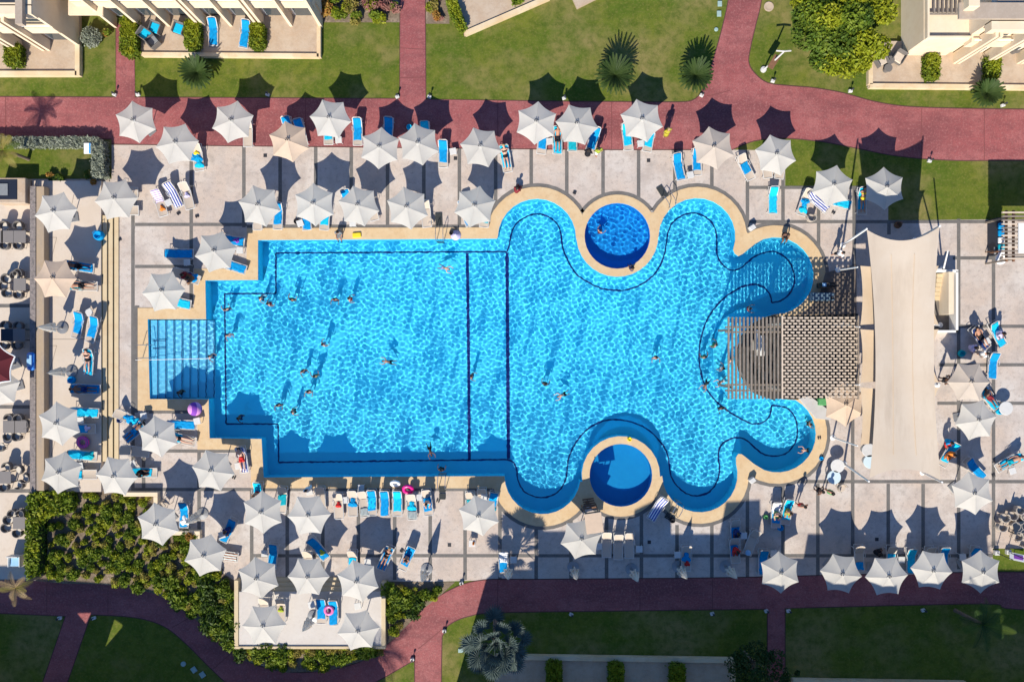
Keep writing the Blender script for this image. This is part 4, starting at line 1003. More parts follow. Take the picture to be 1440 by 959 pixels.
# --- row along the upper red path
L(278.5, 221, 96, 'right of the second path parasol', [('pile', 'blue'), ('pile', 'cyan'), ('pile', 'yellow')])
L(262, 219, 172, 'below the second path parasol', [('long', 'blue')])
L(348.5, 187, 90, 'right of the third path parasol')
L(405, 183, 97, 'behind the tan path parasol, left', [('full', 'blue')])
L(423, 186, 102, 'behind the tan path parasol, right', [('full', 'blue')])
L(462, 184, 90, 'under the parasol right of the tan one', [('full', 'cyan')])
L(503, 185, 90, 'alone on the red path between two parasols', [('full', 'blue')])
L(546, 184, 86, 'behind the left parasol of the touching pair', [('full', 'blue')])
L(598, 190, 92, 'behind the right parasol of the touching pair', [('seat', 'blue'), ('back', 'cyan')])
L(623, 216, 90, 'right of the touching pair of parasols', [('full', 'blue')])
L(711, 223, 100, 'over the left pool lobe', [('full', 'cyan')], ('lief', 'in a black bikini', 'light', 'black', 'fair'))
L(763, 197, 84, 'left of the cyan sunbather on the path', [('full', 'blue')])
L(784, 197, 90, 'between two path parasols', [('long', 'cyan')], ('lie', 'in dark trunks', 'tan', 'black', 'dark'))
L(805, 193, 90, 'just right of the path sunbather', [('long', 'teal')])
L(834, 197, 74, 'beside the two standing people', [('full', 'blue')])
L(882, 192, 97, 'under the parasol by the patterned person, left', [('full', 'cyan')])
L(913, 194, 80, 'under the parasol by the patterned person, right', [('full', 'cyan')])
L(954, 234, 102, 'left of the taupe parasol', [('long', 'blue')])
L(980, 227, 92, 'under the taupe parasol', [('full', 'blue')])
L(1048, 235, 117, 'between the taupe parasol and the grass', [('mid', 'blue')])
L(1078, 231, 97, 'under the parasol half over the grass, left')
L(1098, 232, 82, 'under the parasol half over the grass, right')
L(1087, 281, 90, 'alone above the right pool lobe', [('long', 'cyan')])
L(1132, 284, 72, 'beside the lawn, left of the striped towel', [('pile', 'blue'), ('pile', 'cyan')])
L(1149, 283, 140, 'below the parasol beside the lawn', [('long', 'striped')])
L(1178, 284, 165, 'half hidden under the parasol beside the lawn', [('long', 'cyan')])
L(1212, 282, 90, 'nearest the big shade sail', [('full', 'cyan')], ('lief', 'in a yellow swimsuit', 'tan', 'yellow', 'dark'))
# --- upper pool deck
L(225, 285, 106, 'left of the striped towel trio', [('back', 'purple striped'), ('pile', 'orange')])
L(244, 274, 116, 'in the middle of the upper left trio', [('long', 'striped')])
L(263, 275, 104, 'right of the upper left trio', [('pile', 'lavender')])
L(174, 270, 180, 'under the parasol at the steps, upper')
L(175, 296, 180, 'under the parasol at the steps, lower')
L(252, 357, 180, 'in shade above the dark towel heap', [('long', 'blue')])
L(262, 388, 160, 'left of the inner corner parasol', [('pile', 'navy'), ('pile', 'blue')], ('sits', 'in maroon', 'dark', 'maroon', 'dark'))
L(327, 374, 162, 'below the inner corner parasol', [('long', 'blue')])
L(249, 425, 168, 'just above the pool entry steps', [('long', 'cyan')])
L(324, 338, 172, 'above the inner corner parasol', [('long', 'blue'), ('pile', 'purple')])
L(362, 304, 90, 'under the leftmost poolside parasol, left', [('mid', 'teal')])
L(391, 303, 88, 'under the leftmost poolside parasol, right', [('full', 'blue')])
L(430, 304, 95, 'under the second poolside parasol, left', [('long', 'blue')])
L(457, 304, 86, 'under the second poolside parasol, right', [('full', 'cyan')])
L(489, 285, 100, 'behind the middle poolside parasol', [('full', 'blue')])
L(522, 291, 105, 'right of the middle poolside parasol')
L(599, 300, 95, 'right of the fourth poolside parasol')
L(655, 299, 110, 'under the rightmost poolside parasol, left', [('long', 'blue')])
L(682, 300, 85, 'under the rightmost poolside parasol, right', [('seat', 'teal')])
# --- left column
L(112, 375, 172, 'right of the tan wall parasol, upper', [('long', 'blue')], ('lie', 'in black', 'dark', 'black', 'dark'))
L(117, 402, 178, 'right of the tan wall parasol, lower', [('back', 'teal')], ('lie', 'in dark clothes', 'tan', 'black', 'dark'))
L(110, 456, 78, 'left of the two blue ones on the raised deck', [('full', 'blue')])
L(131, 462, 74, 'right of the two blue ones on the raised deck', [('full', 'blue')])
L(125, 508, 86, 'on the raised deck in full sun', [('long', 'cyan')], ('lief', 'in a dark bikini', 'light', 'black', 'dark'))
L(121, 547, 178, 'in parasol shade on the raised deck', [('long', 'blue')], ('lie', 'in navy', 'dark', 'navy', 'dark'))
L(119, 580, 177, 'right of the upper tan wall parasol', [('long', 'cyan')])
L(114, 603, 180, 'above the pink patterned ring', [('mid', 'blue'), ('pile', 'lavender')])
L(116, 640, 174, 'below the pink patterned ring', [('full', 'cyan'), ('pile', 'teal')])
L(116, 667, 180, 'right of the lower tan wall parasol', [('back', 'cyan')])
L(180, 588, 150, 'beside the lower end of the entry steps', [('pile', 'blue'), ('pile', 'cyan')])
L(191, 606, 40, 'left of the parasol below the entry steps', [('long', 'blue')], ('lie', 'in blue', 'dark', 'blue', 'dark'))
L(255, 597, 178, 'right of the parasol below the entry steps', [('long', 'blue')])
L(256, 617, 166, 'below the blue towel right of the steps parasol', [('back', 'cyan')], ('lief', 'in black', 'light', 'black', 'dark'))
L(190, 634, 172, 'in shade above the seated group')
L(201, 664, 178, 'right of the parasol over the steps end', [('full', 'cyan')], ('sits', 'in black', 'dark', 'black', 'dark'))
L(259, 722, 88, 'right of the planting bed parasol', [('long', 'blue'), ('pile', 'white')])
L(322, 744, 62, 'in parasol shade left of the twin parasols', [('long', 'blue')], ('sits', 'in navy', 'tan', 'navy', 'brown'))
L(315, 781, 172, 'right of the planting bed edge', [('long', 'multicolour striped')])
L(384, 780, 84, 'above the left terrace step parasol', [('long', 'blue')])
L(362, 694, 84, 'at the lower left pool corner', [('full', 'cyan')], ('sit', 'with long brown hair', 'tan', 'red', 'brown'))
L(341, 645, 98, 'inside the lower left pool corner', [('long', 'striped')], ('lie', 'in red trunks', 'light', 'red', 'dark'))
# --- row below the lower pool edge
L(397, 701, 86, 'leftmost in the lower poolside row', [('mid', 'teal')])
L(451, 701, 92, 'behind the right twin parasol', [])
L(476, 710, 92, 'with the red cloth in the lower row', [('pile', 'red')])
L(496, 706, 91, 'with the blue bundle in the lower row', [('pile', 'blue')])
L(511, 707, 97, 'with the grey striped cloth in the lower row', [('foot', 'grey striped')])
L(523, 705, 90, 'third blue one from the magenta ring', [('full', 'blue'), ('mid', 'cyan')])
L(541, 706, 90, 'second blue one from the magenta ring', [('long', 'blue')])
L(559, 706, 90, 'just left of the magenta ring', [('full', 'cyan')])
L(579, 711, 93, 'just below the magenta ring', [('pile', 'cyan'), ('foot', 'grey striped')])
L(601, 705, 96, 'right end of the lower poolside row', [('seat', 'blue')], ('sit', 'in pink hat', 'light', 'cyan', 'dark'))
L(662, 708, 93, 'behind the single lower parasol, left', [('mid', 'teal')])
L(678, 703, 92, 'behind the single lower parasol, middle')
L(692, 708, 78, 'behind the single lower parasol, right', [('full', 'blue'), ('pile', 'teal')])
# --- lower left deck and lower terrace
L(433, 790, 92, 'behind the middle terrace step parasol')
L(447, 770, 128, 'with the lime cloth near its foot', [('long', 'blue'), ('pile', 'lime')])
L(496, 790, 90, 'behind the right terrace step parasol', [('mid', 'cyan')])
L(543, 783, 66, 'above the bushes, left of two', [('long', 'blue')], ('lief', 'in a black bikini', 'tan', 'black', 'fair'))
L(573, 783, 66, 'above the bushes, right of two', [('full', 'blue')], ('sit', 'with dark hair', 'tan', 'navy', 'dark'))
L(371, 856, 88, 'on the lower terrace, far left')
L(395, 857, 88, 'on the lower terrace, second from the left', [('pile', 'lime')])
L(452, 857, 90, 'on the lower terrace, left of the pink ring', [('full', 'blue')])
L(469, 859, 90, 'on the lower terrace, under the pink ring', [('long', 'blue')])
# --- shaded deck along the lower red path
L(708, 791, 90, 'alone in the shade by the leaf shadow', [('seat', 'blue'), ('back', 'white')])
L(853, 764, 90, 'left of three in the building shade')
L(869.5, 767, 90, 'middle of three in the building shade')
L(885, 765, 90, 'right of three in the building shade')
L(925, 714, 59, 'at the rim of the lower round pool', [('long', 'striped')])
L(965, 783, 90, 'in the shade between two side tables', [('pile', 'blue'), ('pile', 'red')])
L(1057, 761, 70, 'slanting in the shade, a blue ball on it')
L(1034, 747, 92, 'in the shade left of the slanting one', [('mid', 'blue')], ('sits', 'in navy', 'dark', 'navy', 'dark'))
L(1033, 772, 95, 'below the navy clad sitter in the shade', [('mid', 'blue')], ('sits', 'in red', 'dark', 'red', 'dark'))
L(1073, 789, 90, 'left of the first lower path parasol', [('long', 'blue')])
L(1091, 722, 90, 'left of the standing man', [('seat', 'blue'), ('back', 'white')], ('sit', 'in green trunks', 'light', 'green', 'dark'))
L(1107, 718, 82, 'nearest the standing man', [('full', 'cyan')], ('sit', 'in olive trunks', 'tan', 'lime', 'dark'))
L(1208, 783, 93, 'right of the second lower path parasol', [('foot', 'blue')])
L(1253, 784, 90, 'behind the middle lower path parasol', [('seat', 'cyan')])
L(1281, 787, 92, 'left of the fourth lower path parasol', [('long', 'cyan')])
L(1308, 785, 95, 'behind the fourth lower path parasol, left')
L(1327, 785, 92, 'behind the fourth lower path parasol, right', [('full', 'blue')])
L(1369, 785, 82, 'behind the last lower path parasol', [('full', 'blue')])
# --- right of the shade sail
L(1377, 474, 128, 'left of the group right of the sail', [('long', 'navy')], ('lie', 'in black clothes', 'tan', 'black', 'dark'))
L(1402, 469, 118, 'right of the group right of the sail', [('long', 'cyan')], ('sits', 'in lavender', 'dark', 'lavender', 'dark'))
L(1396, 513, 88, 'alone below the group right of the sail', [('long', 'blue')])
L(1390, 559, 130, 'at the right of the lower taupe parasol', [('long', 'cyan')], ('lie', 'in dark red', 'dark', 'maroon', 'dark'))
L(1334, 638, 60, 'by the lower right sail edge', [('full', 'cyan')], ('sits', 'in orange and navy', 'tan', 'orange', 'dark'))
L(1370, 658, 133, 'in the shade of the parasol right of the sail', [('long', 'blue')])
L(1418, 649, 32, 'at the right picture edge', [('full', 'cyan')], ('lie', 'in teal trunks', 'tan', 'teal', 'brown'))
# --- villa terrace loungers
L(300, 45, 90, 'upright on the villa terrace between hedges', [('long', 'blue')])
L(345, 48, 80, 'on the villa terrace by the right hedge', [('long', 'blue')])

# ---- side tables
for (x, y, a, l) in [(476, 197, 5, 'right of the cyan towel under the path parasol'), (637, 213, 10, 'right of the blue lounger, black things on it'), (773, 199, 8, 'between the two path loungers with a sunbather'), (901, 202, 5, 'between two loungers by the patterned person'), (971, 246, 12, 'between the two blue loungers at the taupe parasol'), (237, 285, 25, 'inside the upper left trio of loungers'), (263, 369, 4, 'in shade above the dark towel heap'), (337, 352, 0, 'at the inner pool corner by the parasol'),
                  (125, 439, 30, 'at the head of the two blue loungers'), (202, 585, 8, 'right of the blue bundle below the entry steps'), (277, 592, 12, 'under the purple and pink ball'), (186, 652, 20, 'by the seated person at the end of the steps'), (113, 591, 6, 'between cyan and blue loungers on the raised deck'), (112, 655, 10, 'between the two loungers by the lower wall parasol'), (335, 655, 10, 'beside the striped sunbather at the pool corner'), (312, 752, 15, 'left of the person on the shaded blue lounger'),
                  (372, 778, 0, 'with a black bag, left of a blue lounger'), (507.5, 686, 0, 'at the head of the lower poolside row'), (486, 703, 6, 'between red cloth and blue bundle'), (590, 699, 10, 'below and right of the magenta ring'), (681, 699, 0, 'behind the single lower parasol'), (435, 691, 12, 'beside the woman in white at the pool edge'), (517, 790, 4, 'between the parasol and the bikini sunbather'), (438, 850, 15, 'left of the pink ring on the lower terrace'), (503, 852, 10, 'right of the pink ring on the lower terrace'), (664, 764, 0, 'standing alone with an orange bottle on it'),
                  (722, 787, 0, 'right of the patterned lounger in the shade'), (842, 768, 8, 'left of the three bare shaded loungers'), (899, 772, 0, 'right of the three bare shaded loungers'), (953, 780, 4, 'left of the lounger with red cloth'), (1046, 753, 0, 'between the seated shaded pair and the slanting lounger'), (1088, 778, 0, 'behind the first lower path parasol'), (1268, 787, 0, 'between the middle and fourth lower path parasols'), (1296, 783, 10, 'left of the fourth lower path parasol'), (1354, 783, 4, 'left of the last lower path parasol'), (1424, 662, 20, 'below the sunbather at the right edge'), (1388, 480, 30, 'inside the group right of the sail'), (496, 314, 0, 'below the middle poolside parasol'), (422, 314, 20, 'left of the second poolside parasol, dark cloth on it')]:
    g = gz(x, y); p = P(x, y, g + .43); p.z = g; st.put(p, R(a), 'small white side table ' + l, GS)
# ================================================================== people on foot and in the water
def stand(pose, x, y, a, lab, skin, cloth, hair, z=None, cloth2=None, h=1.0):
    p = P(x, y, 0.9); p.z = gz(x, y) if z is None else z
    return person(pose, p, R(a), lab, skin, cloth, hair, h, cloth2)
stand('walk', 1180, 357, 120, 'person in a white shirt walking onto the slatted shade beside the sail mast', 'tan', 'white', 'dark', cloth2='black')
stand('stand', 1127, 710, 10, 'man in red trunks standing alone beside the cyan lounger, hands near his hips', 'tan', 'red', 'dark')
stand('stand', 1152, 689, 60, 'man standing left of the two by the white round tables', 'dark', 'black', 'dark')
stand('standf', 1166, 691, 150, 'woman in a green bikini standing right of the two by the round tables', 'tan', 'green', 'dark')
stand('dress', 827, 215, 160, 'person in black standing on the deck edge left of another standing person', 'dark', 'black', 'dark')
stand('walk', 841, 213, 200, 'person in lime and white standing right of a person in black', 'tan', 'lime', 'dark', cloth2='white')
stand('dress', 938, 186, 20, 'person in yellow patterned clothes standing alone on the red path', 'tan', 'patterned', 'fair')
stand('sits', 727, 265, 150, 'person in maroon sitting on the coping above the left pool lobe', 'tan', 'maroon', 'dark', z=-0.36)
stand('stand', 1329, 534, 70, 'man in dark clothes standing left of the lower taupe parasol', 'dark', 'black', 'dark')
stand('sit', 1109, 329, 0, 'person sitting on the pool rim at the upper right lobe', 'dark', 'black', 'dark', z=-0.36)
stand('sits', 474, 326, -6, 'person in dark clothes sitting on the upper pool edge with feet in the water', 'tan', 'grey', 'dark', z=-0.36)
stand('sit', 891, 377, 200, 'child sitting on the lower rim of the upper round pool', 'dark', 'navy', 'dark', z=-0.34, h=.75)
stand('walk', 434, 687, 30, 'woman with dark hair and white top standing at the lower pool edge', 'light', 'white', 'dark', cloth2='white')
stand('sits', 1236, 778, 90, 'person in black with a green cap sitting above the middle lower path parasol', 'dark', 'black', 'dark')
stand('sits', 1336, 622, 20, 'person in blue and red sitting by the lower right edge of the sail', 'dark', 'blue', 'dark', cloth2='red')
stand('walk', 1380, 497, 100, 'person with a white top standing below the group right of the sail', 'light', 'white', 'dark', cloth2='beige')
stand('sits', 266, 391, -60, 'person with brown skin sitting between the navy towels near the pool', 'dark', 'brown', 'dark')
stand('sits', 1370, 489, 60, 'person in lavender crouching left of the group in parasol shade', 'tan', 'lavender', 'dark')
def swimmer(pose, x, y, a, lab, skin='tan', cloth='navy', hair='dark', h=1.0, z=-.09):
    p = P(x, y, 0); p.z = z; return person(pose, p, R(a), lab, skin, cloth, hair, h)
for s in [
 ('wade', 317, 435, 200, 'bather at the upper left corner of the navy guide line', 'light'), ('wade', 366, 419, 70, 'bather with fair skin just below the short upper guide line', 'light'),
 ('wadef', 377, 427, 120, 'bather in red beside the upper left guide line corner', 'light', 'red'), ('wade', 409, 421, 160, 'bather right of the guide line corner, casting a long shadow on the floor', 'tan', 'black'),
 ('wade', 470, 421, 0, 'bather in the upper middle of the rectangular pool', 'tan'), ('wadef', 491, 420, 90, 'bather in a red top in the upper middle of the rectangular pool', 'light', 'red'),
 ('wade', 320, 471, 30, 'bather standing on the left guide line', 'light', 'lavender'), ('wade', 295, 501, 60, 'bather at the rope beside the entry steps', 'light'),
 ('wadef', 454, 484, 130, 'bather in pale pink in the middle left of the pool', 'light', 'lavender'), ('wade', 425, 522, 40, 'bather left of the close pair in the pool', 'tan'),
 ('wade', 442, 529, 190, 'dark haired bather above the one in red', 'tan', 'green'), ('wadef', 433, 551, 0, 'bather in bright red in the lower left of the pool', 'light', 'red'),
 ('swim', 541, 508, -100, 'swimmer stretched out in the middle of the rectangular pool', 'tan', 'black'), ('wade', 390, 570, 10, 'bather left of the dark shorted one near the lower guide line', 'tan'),
 ('wade', 411, 579, 100, 'dark haired bather with bent arms near the lower guide line', 'light', 'black'), ('wade', 335, 588, 75, 'bather in the round parasol shadow on the water', 'dark'),
 ('swim', 606, 638, 20, 'swimmer near the lower edge beside the thick guide lines', 'dark', 'black'), ('swim', 629, 378, 70, 'swimmer doing a stroke near the top left of the thick guide lines', 'light', 'lavender'),
 ('wade', 663, 529, 80, 'bather on the left thick guide line', 'tan'), ('wadef', 767, 540, 170, 'dark haired bather left of the swimmer in the middle pool', 'dark', 'black'),
 ('swim', 787, 557, -70, 'swimmer right of the dark haired bather in the middle pool', 'light', 'black'), ('wadef', 923, 503, 0, 'bather in a red and white top alone in the right half of the pool', 'light', 'red'),
 ('wade', 844, 325, 140, 'swimmer in the upper round pool', 'light', 'maroon'), ('wade', 1007, 485, 240, 'bather at the curved bench, uppermost by the pergola', 'tan', 'green'),
 ('wade', 992, 502, 200, 'bather outside the curved bench by the pergola', 'tan', 'green'), ('wadef', 1017, 518, 240, 'large pale bather leaning at the left end of the pergola', 'light', 'white'),
 ('wade', 1029, 506, 60, 'bather half below the pergola slats', 'light', 'red'), ('swim', 1012, 538, -70, 'swimmer in white below the left end of the pergola', 'light', 'white'),
 ('swim', 991, 544, -40, 'swimmer on the curved guide line below the pergola', 'tan', 'black'), ('wade', 1055, 434, 90, 'bather above the pergola in the striped shade', 'light', 'red'),
 ('wade', 1016, 574, 20, 'dark haired bather on the guide line below the pergola', 'dark', 'black'), ('wade', 251, 552, 60, 'bather in shade on the entry steps', 'dark', 'black'),
 ('wade', 1140, 597, 100, 'bather at the rim of the lower right lobe', 'tan', 'black'), ('swim', 1130, 633, -95, 'swimmer in dark trunks by the rim of the lower right lobe', 'light', 'black'),
 ('wade', 620, 661, 170, 'dark haired bather at the lower pool ladder', 'dark', 'black')]:
    pose, x, y, a, lab = s[:5]; swimmer(pose, x, y, a, lab, s[5] if len(s) > 5 else 'tan', s[6] if len(s) > 6 else 'navy', 'dark', .72 if pose == 'swim' else .86, -.07 if pose == 'swim' else -.13)
for p_ in PP.values(): p_.drop()

# ================================================================== floats, bags, small things
MAG = mat('magenta_vinyl', (0.70, 0.01, 0.22), 0.3, spec=.5); PNK = mat('pink_vinyl', (0.80, 0.18, 0.42), 0.3, spec=.5); WHV = mat('white_vinyl', (0.82, 0.82, 0.82), 0.3, spec=.5)
PNP = stripes('pink_purple_vinyl', (0.55, 0.05, 0.30), (0.25, 0.10, 0.35), 9.0)
def put(o, x, y, z, a=0, tilt=None):
    p = P(x, y, z); o.location = p; o.rotation_euler.z = R(a)
    if tilt: o.rotation_euler.x, o.rotation_euler.y = R(tilt[0]), R(tilt[1])
    return o
put(make_ring(MAG, None, 'magenta swim ring leaning at the top of the lower lounger row'), 574, 686, .36, 0, (35, 0)).scale = (1.15,) * 3
put(make_ring(WHV, None, 'white swim ring leaning on the head of the cyan lounger'), 556, 678, .45, 0, (50, 0)).scale = (1.0,) * 3
put(make_ring(PNK, None, 'small pink swim ring with yellow pattern on the lower terrace loungers'), 463, 857, .87).scale = (.95,) * 3
put(make_ring(PNP, None, 'pink and purple patterned swim ring leaning between two cyan loungers'), 118, 621, .45, 0, (8, 0)).scale = (1.2,) * 3
o = MB().ball((0, 0, 0), .48, 16); o = o.build('beach_ball', stripes('pink_purple_ball', (0.72, 0.30, 0.62), (0.22, 0.05, 0.42), 1.6), smooth=True); put(o, 274, 575, .75, 0, (25, 40)); tag(o, 'big purple and pink inflatable ball beside the entry steps', 'ball')
o = MB().ball((0, 0, 0), .2, 14).build('beach_ball', FAB['pale blue'], smooth=True); put(o, 1052, 777, .60); tag(o, 'pale blue ball on the foot of the slanting shaded lounger', 'ball')
for (x, y, c, l, s) in [(142, 332, 'blue', 'at the narrow deck steps below the upper parasols', 1.7), (103, 534, 'blue', 'in shade on the raised left deck', 1.3), (576, 180, 'cyan', 'behind the touching pair of path parasols', 1.0), (606, 313, 'beige', 'beside the mat at the upper ladder', 1.2), (170, 590, 'navy', 'left of the lounger beside the entry steps', 1.0), (418, 312, 'black', 'left of the second poolside parasol', 1.0), (635, 328, 'black', 'on the coping beside the upper ladder', .8), (1096, 741, 'blue', 'below the lounger with green trunks sitter', 1.1), (1350, 497, 'teal', 'in shade left of the group beside the sail', 1.2), (1076, 726, 'green', 'on the paving left of the loungers by the standing man', .8), (885, 617, 'yellow', 'lying on the upper rim of the lower round pool', .8), (1403, 578, 'cyan', 'beside the white parasol right of the sail', 1.1), (372, 776, 'black', 'hung beside the small table by the blue lounger', .8), (310, 800, 'black', 'at the edge of the planting bed by the striped lounger', .9), (945, 731, 'black', 'at the ladder beside the lower round pool', .9), (1261, 317, 'brown', 'in the sail shadow on the deck', 1.2), (1154, 644, 'blue', 'on the coping of the lower right lobe', .7)]:
    g = gz(x, y); o = bag.put(P(x, y, g), rnd.random() * 6, c + ' beach bag ' + l, GB, s)
    for ch in o.children: override(ch, FAB[c])
for (x, y, l) in [(251, 300, 'below the upper left lounger trio'), (168, 337, 'right of the narrow deck steps'), (1172, 299, 'below the cyan towel by the lawn parasol'), (808, 271, 'between the two upper coping curves'), (329, 671, 'by the sunbather at the pool corner'), (640, 322, 'right of the upper pool ladder'), (1397, 668, 'right of the shaded blue lounger by the sail'), (565, 774, 'between the two loungers above the bushes'), (616, 704, 'beside the mats at the lower ladder'), (1152, 615, 'on the coping of the lower right lobe'), (277, 304, 'right of the upper left lounger trio')]:
    flip.put(P(x, y, gz(x, y) + .04), rnd.random() * 6, 'pair of dark sandals lying ' + l, 'sandals left on the paving')
o = MB().lathe([(0.0, 0.34), (.03, .34), (.05, .27), (.06, .2), (.06, 0), (0, 0)], 12).build('bottle', FAB['orange'], smooth=True); put(o, 666, 763, .47); o.scale = (1.4,) * 3; tag(o, 'orange bottle standing on the lone white side table', 'bottle')
o = MB(); o.box((0, 0, .06), (.6, .35, .12), bev=.04); o = o.build('kickboard', FAB['yellow']); put(o, 502, 331, .04, 5); tag(o, 'yellow kickboard lying on the coping of the upper pool edge', 'kickboard')
o = MB(); o.lathe([(.02, .7), (.03, .62), (.12, .3), (.28, .06), (.30, 0)], 14); o = o.build('draped_towel', FAB['lavender'], smooth=True); put(o, 641, 331, .04); o.scale = (1.25, 1.25, .8); tag(o, 'pale grey towel heaped in a cone on the coping by the upper ladder', 'towel')
o = MB(); o.box((0, 0, .02), (1.0, .6, .03), bev=.01); 
# ---- pool ladders with slatted mats
SS = mat('stainless_steel', (0.55, 0.55, 0.56), 0.25, metallic=0.9)
def ladder(x, y, a, lab):
    t = thing('pool_ladder', lab, 'ladder', P(x, y, 0.03), R(a))
    for s in (-1, 1): MB().tube([(s * .26, -.75, 0), (s * .26, -.74, .55), (s * .26, -.62, .78), (s * .26, -.2, .82), (s * .26, .12, .55), (s * .26, .18, .0), (s * .26, .18, -1.1)], .024, 8).build('handrail', SS, t)
    for z in (-.25, -.55, -.85): MB().box((0, .18, z), (.5, .09, .03)).build('step', PLASTIC, t)
    return t
ladder(619, 336, 180, 'steel pool ladder at the upper pool edge near the left lobe'); ladder(622, 671, 0, 'steel pool ladder at the lower pool edge right of the lounger row'); ladder(943, 288, 212, 'steel pool ladder at the upper right lobe beside the round pool'); ladder(953, 709, -28, 'steel pool ladder at the lower right lobe beside the striped towel')
def duck(x, y, a, w, l, lab):
    mb = MB(); n = int(l / .09)
    for i in range(n): mb.box((0, -l / 2 + (i + .5) * l / n, .02), (w, l / n * .8, .03))
    for s in (-1, 1): mb.box((s * w * .35, 0, .0), (.05, l, .02))
    o = mb.build('slatted_mat', mat('charcoal_mat', (0.045, 0.05, 0.05), .7)); put(o, x, y, .045, a); return tag(o, lab, 'mat')
duck(617, 309, 2, .48, .95, 'dark slatted mat behind the upper pool ladder'); duck(622, 688, 0, .45, .42, 'upper dark square mat at the lower pool ladder'); duck(622, 698, 0, .45, .42, 'lower dark square mat at the lower pool ladder'); duck(931, 270, 32, .45, .9, 'dark slatted mat behind the ladder by the upper round pool'); duck(947, 717, -32, .45, .42, 'dark square mat nearest the ladder by the lower round pool'); duck(940, 726, -32, .45, .42, 'dark square mat farther from the ladder by the lower round pool')
# ---- low white speaker boxes set into the notches of the coping
for (x, y, l) in [(1056, 321, 'in the coping notch between the upper right lobes'), (1056, 674, 'in the coping notch between the lower right lobes')]:
    t = thing('speaker_box', 'white outdoor speaker box ' + l, 'speaker', P(x, y, 0.01), R(35)); MB().box((0, 0, .22), (.42, .34, .44), bev=.03).build('body', PLASTIC, t); MB().box((0, -.172, .24), (.3, .02, .3)).build('grille', DARK, t)
# ---- lifeguard chair by the lower round pool
t = thing('lifeguard_chair', 'brown wooden lifeguard chair with a tan roof beside the lower round pool', 'lifeguard chair', P(829, 720, 0), R(8))
for sx in (-1, 1):
    for sy in (-1, 1): MB().tube([(sx * .5, sy * .55, 0), (sx * .42, sy * .4, 2.75)], .04, 6).build('leg', BROWNW, t)
r_ = MB()
r_.box((0, -.1, 2.8), (1.15, 1.35, .05), bev=.015); r_.build('roof', CANVT, t)
s_ = MB(); s_.box((0, 0, 1.55), (.9, .7, .06)); s_.box((0, -.33, 1.9), (.9, .05, .6)); s_.build('seat', BROWNW, t)
for i in range(5): MB().box((0, .62 + .09 * (4 - i), .25 + i * .3), (.8, .1, .04)).build('rung', BROWNW, t)
# ---- rope across the pool beside the entry steps
o = MB(); o.tube([P(191, 506, .0) + Vector((0, 0, .06)), P(208, 506, 0) + Vector((0, 0, -.02)), P(296, 504, 0) + Vector((0, 0, -.06))], .018, 6); o = o.build('pool_rope', WHV); tag(o, 'thin white rope stretched across the pool entry steps', 'rope')
t = thing('handrail', 'steel grab rail standing beside the pool entry steps', 'rail', P(205, 494, .03)); b = MB()
for y in (-.45, .45): b.tube([(-.2, y, 0), (-.2, y, .8), (.1, y, .85), (.5, y, .1), (.5, y, -.3)], .024, 8)
b.build('rail', SS, t)

# ================================================================== pool bar: pergola, lattice, sail
HP = 3.5
t = thing('pergola', 'grey slatted timber pergola over the pool bar, joined to a cream lattice', 'pergola')
for i in range(15):
    x = 1024.5 + i * 5.35; a, b = P(x, 446, HP), P(x, 561, HP); MB().box((a.x, (a.y + b.y) / 2, HP), (.105, a.y - b.y, .14)).build('slat', WOOD, t)
for y in (460, 467, 541, 549):
    a, b = P(1020, y, HP - .16), P(1098, y, HP - .16); MB().box(((a.x + b.x) / 2, a.y, HP - .17), (b.x - a.x, .10, .18)).build('beam', BROWNW if False else WOOD, t)
for (x, y) in [(1030, 464), (1030, 545), (1094, 464), (1094, 545)]:
    p = P(x, y, HP - .2); MB().box((p.x, p.y, (HP - .27 - .03) / 2), (.14, .14, HP - .27)).build('post', WOOD, t)
t = thing('lattice_pergola', 'cream lattice pergola roof over the bar beside the shade sail', 'pergola')
mb = MB(); a, b = P(1100, 445, HP), P(1205, 560, HP)
nx, ny = 13, 28
for i in range(nx):
    for j in range(ny):
        x = a.x + (b.x - a.x) * (i + .5 * (j % 2) + .25) / nx; y = a.y + (b.y - a.y) * (j + .5) / ny
        mb.box((x, y, HP + .03), ((b.x - a.x) / nx * .62, (a.y - b.y) / ny * .56, .05))
mb.build('lattice', LATT, t)
for i in range(nx + 1):
    x = a.x + (b.x - a.x) * i / nx; MB().box((x, (a.y + b.y) / 2, HP - .05), (.09, a.y - b.y, .09)).build('batten', WOOD, t)
for y in (a.y - .25, a.y - .75, b.y + .25, b.y + .75): MB().box(((a.x + b.x) / 2, y, HP - .17), (b.x - a.x, .09, .15)).build('beam', WOOD, t)
MB().box((a.x - .02, (a.y + b.y) / 2, HP - .0), (.09, a.y - b.y + .1, .2)).build('edge_board', LATT, t); MB().box((b.x + .06, (a.y + b.y) / 2, HP), (.1, a.y - b.y + .1, .2)).build('edge_board', WOOD, t)
for x in (a.x + .1, b.x - .1):
    for y in (a.y - .5, b.y + .5): MB().box((x, y, (HP - .25) / 2), (.16, .16, HP - .25)).build('post', LATT, t)
sheet('bar_floor.001', [[(1160, 384), (1204, 372), (1204, 440), (1122, 443), (1140, 432), (1152, 416)]], 0.046, mat('service_floor', (0.16, 0.13, 0.11), .7, var=.2, scale=2))
